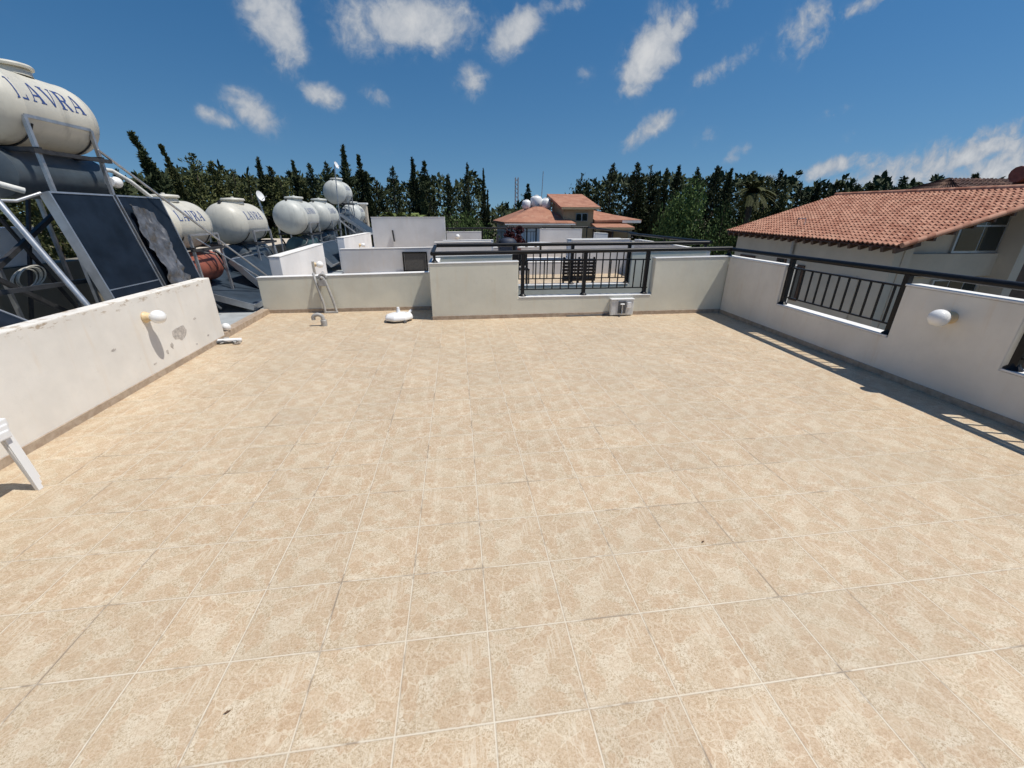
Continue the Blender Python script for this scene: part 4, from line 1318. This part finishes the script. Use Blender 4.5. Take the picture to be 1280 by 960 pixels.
TG = 'trees of the belt behind the roofs'
TREES = [
    # left part, olive green trees behind the racks
    (166, 168, 27, 'lean', 1, 'tall dark cypress with a wind bent tip, left of the olive trees', 1.1),
    (205, 184, 28, 'lean', 0, 'slim green cypress leaning left behind the second water tank', .8),
    (145, 215, 26, 'con', 1, 'dark cypress just right of the nearest hot water cylinder', 1.0),
    (40, 225, 22, 'oli', 1, 'olive green tree behind the dark cylinder at the left edge', 1.2),
    (95, 232, 24, 'con', 4, 'dark tree behind the steep solar panel', 1.2),
    (185, 232, 29, 'con', 2, 'dark bushy cypress between the two leaning trees', 1.0),
    (240, 196, 30, 'oli', 0, 'olive green tree with feathery tips above the second tank', 1.15),
    (262, 202, 32, 'oli', 2, 'olive green tree just left of the third tank', 1.1),
    (290, 214, 31, 'oli', 1, 'broad olive green tree above the third tank', 1.1),
    (322, 198, 33, 'con', 3, 'narrow dark cypress rising behind the dish mast', .85),
    (338, 209, 34, 'oli', 2, 'olive green tree right of the dish mast', 1.1),
    (366, 203, 34, 'con', 1, 'slim dark cypress left of the high far tank', .8),
    (386, 206, 35, 'con', 0, 'dark cypress next to the tall mast on its left', .95),
    (350, 222, 32, 'oli', 1, 'wide olive tree above the fourth water tank', 1.3),
    (310, 226, 30, 'oli', 0, 'low olive tree behind the third and fourth tanks', 1.3),
    (408, 205, 33, 'con', 2, 'dark bushy cypress directly behind the high far tank', 1.0),
    (428, 183, 33, 'con', 3, 'tallest dark cypress just right of the tall mast', .95),
    (448, 196, 34, 'con', 1, 'dark cypress right of the tallest one', .95),
    (470, 226, 35, 'con', 4, 'lower dark tree above the tilted far solar panel', 1.1),
    (490, 211, 33, 'con', 2, 'dense dark cypress above the left half of the tall grey wall', 1.1),
    (515, 198, 34, 'con', 3, 'pointed dark cypress above the middle of the tall grey wall', .8),
    (530, 203, 33, 'con', 1, 'dark cypress with a bent top above the tall grey wall', .9),
    (560, 219, 34, 'con', 0, 'dark cypress above the right end of the tall grey wall', .8),
    (584, 206, 31, 'con', 2, 'big dense dark cypress left of the gap with blue sky', .72),
    (604, 212, 32, 'con', 3, 'narrow cypress at the left side of the sky gap', .42),
    (622, 262, 27, 'broad', 1, 'round green tree under the sky gap left of the tan house', .6),
    (660, 231, 44, 'con', 1, 'small dark conifer behind the white tanks of the tan house', 1.0),
    (727, 217, 46, 'con', 4, 'wide dark pine just behind the tan house roof', 1.1),
    (766, 207, 36, 'con', 2, 'large dark pine right of the tan house tower', 1.2),
    (797, 205, 35, 'con', 0, 'dark cypress above the right end of the tan house', 1.1),
    (815, 207, 36, 'con', 4, 'dark bushy pine right of the tan house', 1.1),
    (834, 212, 34, 'con', 3, 'narrow dark spire left of the pale leafy tree', .9),
    (849, 209, 35, 'con', 1, 'slim dark spire above the leafy tree', .85),
    (873, 212, 34, 'con', 2, 'dark dense cypress right of the leafy tree', 1.1),
    (897, 209, 35, 'con', 0, 'dark cypress above the far corner of the tiled roof', 1.0),
    (914, 212, 34, 'con', 3, 'pointed dark cypress above the eave corner of the tiled roof', 1.0),
    (942, 217, 33, 'oli', 0, 'greyish palm like tree with ragged top behind the tiled roof', .9),
    (962, 222, 34, 'oli', 1, 'ragged olive tree left of the pair above the roof end', .8),
    (977, 214, 35, 'con', 2, 'dark tree standing above the far end of the tiled roof ridge', 1.1),
    (1002, 232, 36, 'con', 4, 'low dark tree behind the left end of the ridge', 1.2),
    (1024, 230, 37, 'con', 1, 'dark tree tip just left of the ridge start', 1.1),
    (1048, 228, 38, 'con', 0, 'dark tree behind the ridge, first from its left end', 1.3),
    (1072, 233, 38, 'con', 2, 'dark tree behind the ridge, second from its left end', 1.3),
    (1090, 230, 39, 'con', 3, 'dark tree behind the ridge, third from its left end', 1.4),
    (1110, 228, 38, 'con', 4, 'dark tree behind the ridge, middle of its left half', 1.3),
    (1130, 222, 38, 'con', 0, 'darkest bushy tree behind the middle of the ridge', 1.4),
    (1155, 237, 40, 'con', 1, 'low dark tree right of the bushy one behind the ridge', 1.4),
    (1178, 240, 40, 'con', 2, 'low dark tree in the dip of the tree line behind the ridge', 1.4),
    (1203, 234, 36, 'con', 4, 'dark tree left of the shaded brown roof', 1.1),
    (1220, 219, 35, 'con', 1, 'dark tree touching the shaded brown roof', 1.1),
]
for (px, py, dist, kind, idx, lab, w) in TREES:
    grow(px, py, dist, kind, idx, lab, w, TG)
grow(868, 246, 23, 'broad', 0, 'bright green leafy tree in front of the dark pines', .50, H=5.6)
grow(838, 272, 22, 'broad', 2, 'small dry looking leafy tree left of the bright green one', .4, H=5.2)
grow(905, 262, 26, 'broad', 2, 'dark leafy shrub by the far corner of the tiled roof house', .5, H=5.2)
grow(548, 262, 26, 'broad', 1, 'leafy bush behind the right end of the tall grey wall', .7, H=6.0)
grow(585, 268, 25, 'broad', 0, 'leafy bush above the small grey wall with lamp', .6, H=6.0)


def palm(loc, H, label, n=26, L=1.5, seed=1, mat='palm'):
    rnd = random.Random(seed)
    t = thing('palm_tree', loc, label, 'palm', 0)
    MB().tube([(0, 0, 0), (.05, .02, H * .5), (0, 0, H)], [.17, .14, .15], 10).build('trunk', 'trunk', t)
    sp = []
    for i in range(n):
        a = 6.283 * i / n + rnd.uniform(-.15, .15)
        el = rnd.uniform(-.1, 1.25)
        out = Vector((math.cos(a), math.sin(a), 0))
        for k in range(26):
            f = k / 25
            p = Vector((0, 0, H)) + out * (L * f * math.cos(el)) + Vector((0, 0, L * f * math.sin(el) - .55 * L * f * f))
            tang = (out * math.cos(el) + Vector((0, 0, math.sin(el) - 1.1 * f))).normalized()
            sd_ = tang.cross(Vector((0, 0, 1))).normalized()
            for sgn in (-1, 1):
                dd = (sd_ * sgn + tang * .7 + Vector((0, 0, -.15))).normalized()
                sp.append((p, dd, tang, .38 * (1 - .55 * f), .05))
    me = leaf_mesh('fronds', sp, mat)
    o = bpy.data.objects.new('fronds', me); COL.objects.link(o); o.parent = t
    return t


for (px, py, dist, lab, sd_) in ((492, 262, 24, 'small yellow green palm behind the left end of the tall grey wall', 3), (518, 263, 25, 'small yellow green palm behind the middle of the tall grey wall', 4)):
    tp = spot(px, py, dist)
    palm((tp.x, tp.y, GZ), tp.z - GZ - .7, lab, seed=sd_)
tp = spot(944, 226, 30)
palm((tp.x, tp.y, GZ), tp.z - GZ - .6, 'grey green palm head above the tiled roof corner', L=1.5, seed=9, n=34, mat='olivetree')

# dark red shrub in a pot on the third terrace
t = thing('potted_shrub', (2.28, 16.6, 0), 'dark red leaved shrub at the far railing behind the barbecue', 'plant')
MB().lathe([(.16, 0), (.22, .34), (.21, .36)], 18).build('pot', 'rust', t, smooth=40)
me = broad_mesh(77, H=1.25, Rm=.36, n=800, mat='bract', leaf=.10, clumps=10, low=.3)
o = bpy.data.objects.new('foliage', me); COL.objects.link(o); o.parent = t

# the wood behind the first trees reads as one mass
rnd = random.Random(8)
sp = []
WOOD = [(-160, 236), (0, 236), (150, 230), (230, 214), (300, 223), (400, 226), (450, 223), (480, 232), (560, 228), (604, 228), (612, 261), (655, 259), (714, 250),
        (722, 234), (760, 228), (800, 222), (860, 224), (900, 222), (960, 226), (1000, 232), (1100, 233), (1180, 239), (1280, 237), (1480, 240)]
for i in range(52000):
    px = rnd.uniform(-160, 1480)
    d = rnd.uniform(40, 58)
    k = max(j for j in range(len(WOOD)) if WOOD[j][0] <= px or j == 0)
    (xa, ya), (xb_, yb_) = WOOD[k], WOOD[min(k + 1, len(WOOD) - 1)]
    py = ya + (yb_ - ya) * ((px - xa) / (xb_ - xa) if xb_ > xa else 0)
    t_ = spot(px, py, d)
    zt = t_.z + 1.1 * mnoise.noise(Vector((px * .045, 0, 3))) + .7 * mnoise.noise(Vector((px * .16, 2, d * .1)))
    z = zt - (zt - GZ) * rnd.random() ** 1.7
    p = Vector((t_.x, t_.y, z))
    dd = (rdir(rnd) + Vector((0, 0, .5))).normalized()
    sp.append((p, dd, dd.cross(rdir(rnd)).normalized(), rnd.uniform(.32, .66), rnd.uniform(.14, .30)))
me = leaf_mesh('distant_wood', sp, 'cypress')
o = bpy.data.objects.new('distant_wood', me); COL.objects.link(o)
o['kind'] = 'stuff'; o['label'] = 'dark far-off wood behind the tree belt'; o['category'] = 'wood'


# ------------------------------------------------------------------ tiled house on the right
def tiled_slope(a, b_, c, d, courses, name, mat, parent, base, wave=.2, amp=.028, per=8, lift=.035):
    """a-b eave (bottom edge), d-c ridge (top edge); barrel tile surface"""
    a, b_, c, d = map(Vector, (a, b_, c, d))
    L = (b_ - a).length
    nw = max(4, round(L / wave))
    cols = nw * per
    nrm = (b_ - a).cross(d - a).normalized()
    if nrm.z < 0: nrm = -nrm
    vs, fs = [], []
    rnd = random.Random(2)
    rows = []
    for r in range(courses):
        v0, v1 = r / courses, min(1.0, (r + 1.12) / courses)
        for (v, lf) in ((v0, lift), (v1, 0.004)):
            row = []
            for i in range(cols + 1):
                u = i / cols
                p = a.lerp(b_, u).lerp(d.lerp(c, u), v)
                w_ = math.sin(u * nw * 2 * math.pi)
                hgt = amp * (w_ if w_ > 0 else w_ * .6)
                row.append(len(vs)); vs.append(p + nrm * (hgt + lf))
            rows.append(row)
        lo, hi = rows[-2], rows[-1]
        for i in range(cols): fs.append((lo[i], lo[i + 1], hi[i + 1], hi[i]))
        # front lip of the course
        lip = []
        for i in range(cols + 1):
            lip.append(len(vs)); vs.append(Vector(vs[lo[i]]) - nrm * (lift * .85))
        for i in range(cols): fs.append((lip[i], lip[i + 1], lo[i + 1], lo[i]))
    # underside
    k = len(vs)
    for q in (a, b_, c, d): vs.append(q - nrm * .05)
    fs.append((k, k + 1, k + 2, k + 3))
    m_ = MB().add(vs, fs)
    me = bpy.data.meshes.new(name)
    me.from_pydata([tuple(Vector(v) - base) for v in m_.v], [], m_.f)
    me.materials.append(M[mat])
    o = bpy.data.objects.new(name, me); COL.objects.link(o); o.parent = parent
    return o


HB = Vector((9.2, 10.0, GZ))
house = thing('tiled_house', HB, 'beige two storey house with terracotta tiled roof beyond the right hand railing', 'house')


def hp(mb, nm, mat, parent=None, **kw):
    o = mb.build(nm, mat, parent or house, **kw)
    if parent is None: o.location = -HB
    return o


EA, EB = Vector((8.92, 7.62, 1.02)), Vector((8.92, 13.42, 1.125))       # eave near, far
RA, RB = Vector((12.9, 7.62, 2.17)), Vector((12.9, 13.75, 2.225))       # ridge near, far
rf = tiled_slope(EA, EB, RB, RA, 22, 'roof', 'rooftile', house, HB, wave=.115, amp=.02, lift=.028)
MB().tube([RA - HB, RB - HB], .09, 10).build('ridge_tiles', 'rooftile', rf, smooth=50)
rk = MB().tube([EA + Vector((0, -.03, .02)) - HB, RA + Vector((0, -.03, .02)) - HB], .055, 8).build('verge_tiles', 'rooftile', rf, smooth=50)
tiled_slope(RB + Vector((4.2, 0, -1.2)), RA + Vector((4.2, 0, -1.2)), RA + Vector((.01, 0, 0)), RB + Vector((.01, 0, 0)), 14, 'roof', 'rooftile', house, HB, wave=.185)
m_ = MB()
n = 22
for i in range(n):
    y = 7.75 + (13.35 - 7.75) * i / (n - 1)
    zz = 1.02 + (1.125 - 1.02) * (y - 7.62) / 5.8
    m_.bar((8.96, y, zz - .10), (9.5, y, zz + .05), .07, .11)
hp(m_, 'rafter_ends', 'wood')
# long side wall and its openings
hp(MB().box(9.25, 9.45, 7.95, 13.25, GZ, 1.10), 'side_wall', 'beige')
w = hp(MB().box(9.205, 9.248, 8.55, 9.15, -1.4, .25), 'shutter', 'beige')
for (y0, y1, z0, z1) in ((12.2, 12.9, -1.35, .42), (10.9, 11.25, -.9, .50), (10.2, 10.45, -.6, .35)):
    f_ = hp(MB().box(9.215, 9.248, y0, y1, z0, z1), 'window', 'wood')
    o = MB().box(9.205, 9.213, y0 + .06, y1 - .06, z0 + .06, z1 - .06).build('pane', 'window', f_)
hp(MB().tube([(9.20, 10.75, 1.0), (9.20, 10.75, GZ)], .04, 8), 'downpipe', 'pipegrey', smooth=50)
# gable end with a loggia between two fins
gz = lambda x: 1.02 + (x - 8.92) * .2889 - .09
hp(MB().prism([(9.46, GZ), (9.46, gz(9.46)), (9.66, gz(9.66)), (9.66, GZ)], .45, lambda s_, d_, z: Vector((s_, 7.93 + d_, z))), 'fin_wall', 'beige')
hp(MB().prism([(12.36, GZ), (12.36, gz(12.36)), (12.60, gz(12.60)), (12.60, GZ)], .45, lambda s_, d_, z: Vector((s_, 7.93 + d_, z))), 'fin_wall', 'beige')
hp(MB().prism([(9.46, GZ), (9.46, gz(9.46)), (12.85, gz(12.85)), (16.6, gz(12.85) - 1.1), (16.6, GZ)], .2, lambda s_, d_, z: Vector((s_, 8.385 + d_, z))), 'gable_wall', 'beige')
hp(MB().box(9.665, 12.355, 8.28, 8.38, .30, .80), 'spandrel', 'beige')
# upper window
wx0, wx1, wz0, wz1 = 12.10 - .75, 12.10 + .62, .74, 1.66


def window(x0, x1, z0, z1, y, mull=(.5,), trans=(), name='window', slope=False):
    def zt(x): return min(z1, gz(x) - .12) if slope else z1
    fr = hp(MB().prism([(x0, z0), (x0, zt(x0)), (x1, zt(x1)), (x1, z0)], .05, lambda s_, d_, z: Vector((s_, y - .05 + d_, z))), name, 'alu')
    xs = [x0 + .035] + [x0 + (x1 - x0) * q for q in mull] + [x1 - .035]
    zs = [z0 + .035] + [z0 + (z1 - z0) * q for q in trans]
    for i in range(len(xs) - 1):
        for j in range(len(zs)):
            a, b_ = xs[i] + .02, xs[i + 1] - .02
            lo = zs[j] + .015
            if j + 1 < len(zs): pts = [(a, lo), (a, zs[j + 1] - .02), (b_, zs[j + 1] - .02), (b_, lo)]
            else: pts = [(a, lo), (a, zt(a) - .03), (b_, zt(b_) - .03), (b_, lo)]
            if pts[1][1] - lo < .02: continue
            MB().prism(pts, .008, lambda s_, d_, z: Vector((s_, y - .06 + d_, z)) - HB + HB).build('pane', 'window', fr)
    return fr


window(11.12, 12.33, .81, 1.75, 8.38, (.52,), (.62,), slope=True)
window(9.75, 10.2, -2.0, .20, 8.38, (.5,))
window(10.95, 12.2, -2.0, .22, 8.38, (.35, .68))
hp(MB().box(12.63, 12.70, 7.96, 8.37, -3.0, .85), 'timber_screen', 'wood')
hp(MB().box(12.71, 16.5, 8.28, 8.36, -3.0, .55), 'timber_screen', 'wood')
hp(MB().box(9.45, 16.6, 13.1, 13.25, GZ, 1.0), 'back_wall', 'beige')
m_ = MB()
for i in range(9):
    x = 9.3 + i * .42
    m_.bar((x, 7.66, gz(x) + .0), (x, 8.36, gz(x) + .0), .06, .10)
hp(m_, 'purlin_ends', 'wood')
# small bracket on the roof
t = thing('roof_bracket', (9.75, 11.45, 1.37), 'small dark wire bracket standing on the tiled roof', 'bracket')
MB().tube([(0, 0, -.06), (0, 0, .16)], .012, 6).build('upright', 'steel_dark', t)
MB().tube([(0, -.28, -.04), (0, -.28, .14), (0, 0, .14)], .010, 6).build('hoop', 'galv', t)

# brown roof further back on the right, its shade painted into the tiles
OB = Vector((20.6, 15.0, GZ))
oh = thing('shaded_roof_house', OB, 'house with a brown tiled roof coloured dark as shade behind the right end of the ridge', 'house')
m_ = MB().box(17.9, 25, 13.2, 18.0, GZ, 1.9); o = m_.build('wall', 'tan', oh); o.location = -OB
rfo = tiled_slope((17.0, 12.4, 1.75), (26.0, 12.4, 1.75), (25.0, 15.4, 2.95), (19.2, 15.4, 2.95), 9, 'roof', 'roofshaded', oh, OB, wave=.28)
tiled_slope((17.0, 18.4, 1.75), (17.0, 12.4, 1.75), (19.2, 15.4, 2.95), (19.18, 15.42, 2.95), 9, 'roof', 'roofshaded', oh, OB, wave=.28)
mb = MB().tube([Vector((19.6, 13.6, 2.95)) - OB, Vector((22.5, 13.6, 3.0)) - OB], .26, 12)
mb.build('chimney_pot', 'rust', rfo, smooth=50)
o = MB().box(19.9 - OB.x, 22.2 - OB.x, 13.35 - OB.y, 13.85 - OB.y, 2.0 - GZ, 2.72 - GZ).build('chimney_base', 'roofshaded', rfo)

# ------------------------------------------------------------------ tan house behind the terraces
TB = Vector((8.0, 28.5, GZ))
th = thing('tan_house', TB, 'tan house with terracotta roofs and a small tower beyond the last terrace', 'house')


def tp_(mb, nm, mat, parent=None, **kw):
    o = mb.build(nm, mat, parent or th, **kw)
    if parent is None: o.location = -TB
    return o


def plane_roof(pts, nm, mat='rooffar', thick=.14):
    n = len(pts)
    vs = [Vector(p) for p in pts] + [Vector(p) - Vector((0, 0, thick)) for p in pts]
    fs = [tuple(range(n)), tuple(range(2 * n - 1, n - 1, -1))] + [((i + 1) % n, i, n + i, n + (i + 1) % n) for i in range(n)]
    return tp_(MB().add(vs, fs), nm, mat)


# left hipped roof
plane_roof([(3.05, 27.6, 1.16), (7.75, 27.6, 1.10), (6.0, 30.2, 2.10), (5.5, 30.2, 2.12)], 'roof')
plane_roof([(3.05, 27.6, 1.155), (5.5, 30.2, 2.115), (5.5, 33.4, 2.115), (3.05, 36.0, 1.155)], 'roof')
plane_roof([(7.75, 27.6, 1.095), (7.75, 36, 1.095), (6.0, 33.4, 2.095), (6.0, 30.2, 2.095)], 'roof')
tp_(MB().box(3.35, 7.5, 28.0, 35.6, GZ, 1.04), 'wall', 'white')
tp_(MB().box(3.1, 7.7, 27.57, 27.62, .98, 1.06), 'fascia', 'coping')
# tower
tp_(MB().prism([(28.2, GZ), (28.2, 2.02), (31.6, 2.88), (31.6, GZ)], 2.05, lambda s_, d_, z: Vector((7.0 + d_, s_, z))), 'tower_wall', 'tan')
plane_roof([(6.75, 27.9, 2.06), (9.40, 27.9, 2.06), (9.25, 31.8, 2.98), (6.62, 31.8, 2.98)], 'roof')
tp_(MB().box(6.8, 9.36, 27.86, 27.895, 1.92, 2.04), 'fascia', 'tan')
f_ = tp_(MB().box(7.85, 8.65, 28.15, 28.19, 1.20, 1.68), 'window', 'alu')
for x0 in (7.88, 8.29):
    MB().box(x0, x0 + .33, 28.13, 28.147, 1.23, 1.65).build('pane', 'window', f_)
# right wing
plane_roof([(9.1, 28.0, 1.26), (12.35, 28.0, 1.30), (11.4, 31.0, 1.62), (9.1, 31.0, 2.05)], 'roof')
tp_(MB().box(9.08, 12.0, 28.6, 31.5, GZ, 1.18), 'wall', 'tan')
tp_(MB().box(11.0, 12.3, 27.96, 27.995, 1.10, 1.26), 'fascia', 'coping')
plane_roof([(8.9, 27.0, .86), (11.5, 27.0, .86), (11.2, 28.5, 1.16), (8.9, 28.5, 1.16)], 'canopy')
tp_(MB().box(8.95, 11.45, 26.96, 26.995, .72, .84), 'fascia', 'tan')
f_ = tp_(MB().box(9.35, 10.6, 28.55, 28.59, -1.2, .55), 'door', 'wood')
MB().box(9.45, 9.95, 28.53, 28.547, -1.1, .45).build('pane', 'window', f_)
tp_(MB().box(8.98, 9.18, 27.05, 27.25, GZ, .70), 'pillar', 'tan')
tp_(MB().box(11.1, 11.35, 27.05, 27.25, GZ, .70), 'pillar', 'tan')
# its three white roof tanks and masts
for i, (x, z, r, lab) in enumerate(((5.05, 2.25, .33, 'left white tank on the tan house roof'), (5.75, 2.45, .42, 'middle white tank on the tan house roof, largest of three'),
                                    (6.45, 2.30, .40, 'right white tank on the tan house roof, beside the tower'))):
    t = thing('roof_tank', (x, 31.2, z), lab, 'water tank', 0, 'white tanks on the tan house')
    MB().lathe([(.02, -r), (r * .8, -r * .85), (r, -r * .45), (r, r * .45), (r * .8, r * .75), (r * .35, r * .9), (.02, r * .92)], 20).build('tank_shell', 'plastic', t, smooth=60)
    MB().lathe([(r * .4, r * .85), (r * .42, r * 1.0), (.02, r * 1.05)], 14).build('tank_lid', 'plastic', t, smooth=40)
    m_ = MB()
    for a in range(3):
        m_.tube([(r * .7 * math.cos(a * 2.1), r * .7 * math.sin(a * 2.1), -r * .8), (r * .7 * math.cos(a * 2.1), r * .7 * math.sin(a * 2.1), -r - .35)], .03, 6)
    m_.build('tank_leg', 'galv', t)
mast((6.05, 31.0, 2.0), (6.15, 31.0, 4.35), 'thin mast rising from the white tanks of the tan house', False, .025)
tp = spot(646, 222, 60)
t = thing('radio_mast', (tp.x, tp.y, GZ), 'distant reddish lattice mast in the sky gap left of the tan house', 'mast')
m_ = MB()
for (sx, sy) in ((-.25, -.25), (.25, -.25), (.25, .25), (-.25, .25)):
    m_.tube([(sx, sy, 0), (sx * .7, sy * .7, tp.z - GZ)], .05, 5)
hh = tp.z - GZ
for i in range(24):
    z0, z1 = hh * i / 24, hh * (i + 1) / 24
    m_.tube([(-.24, -.24, z0), (.24, -.24, z1)], .03, 4); m_.tube([(.24, .24, z0), (-.24, .24, z1)], .03, 4)
m_.build('lattice', 'hazedmast', t)
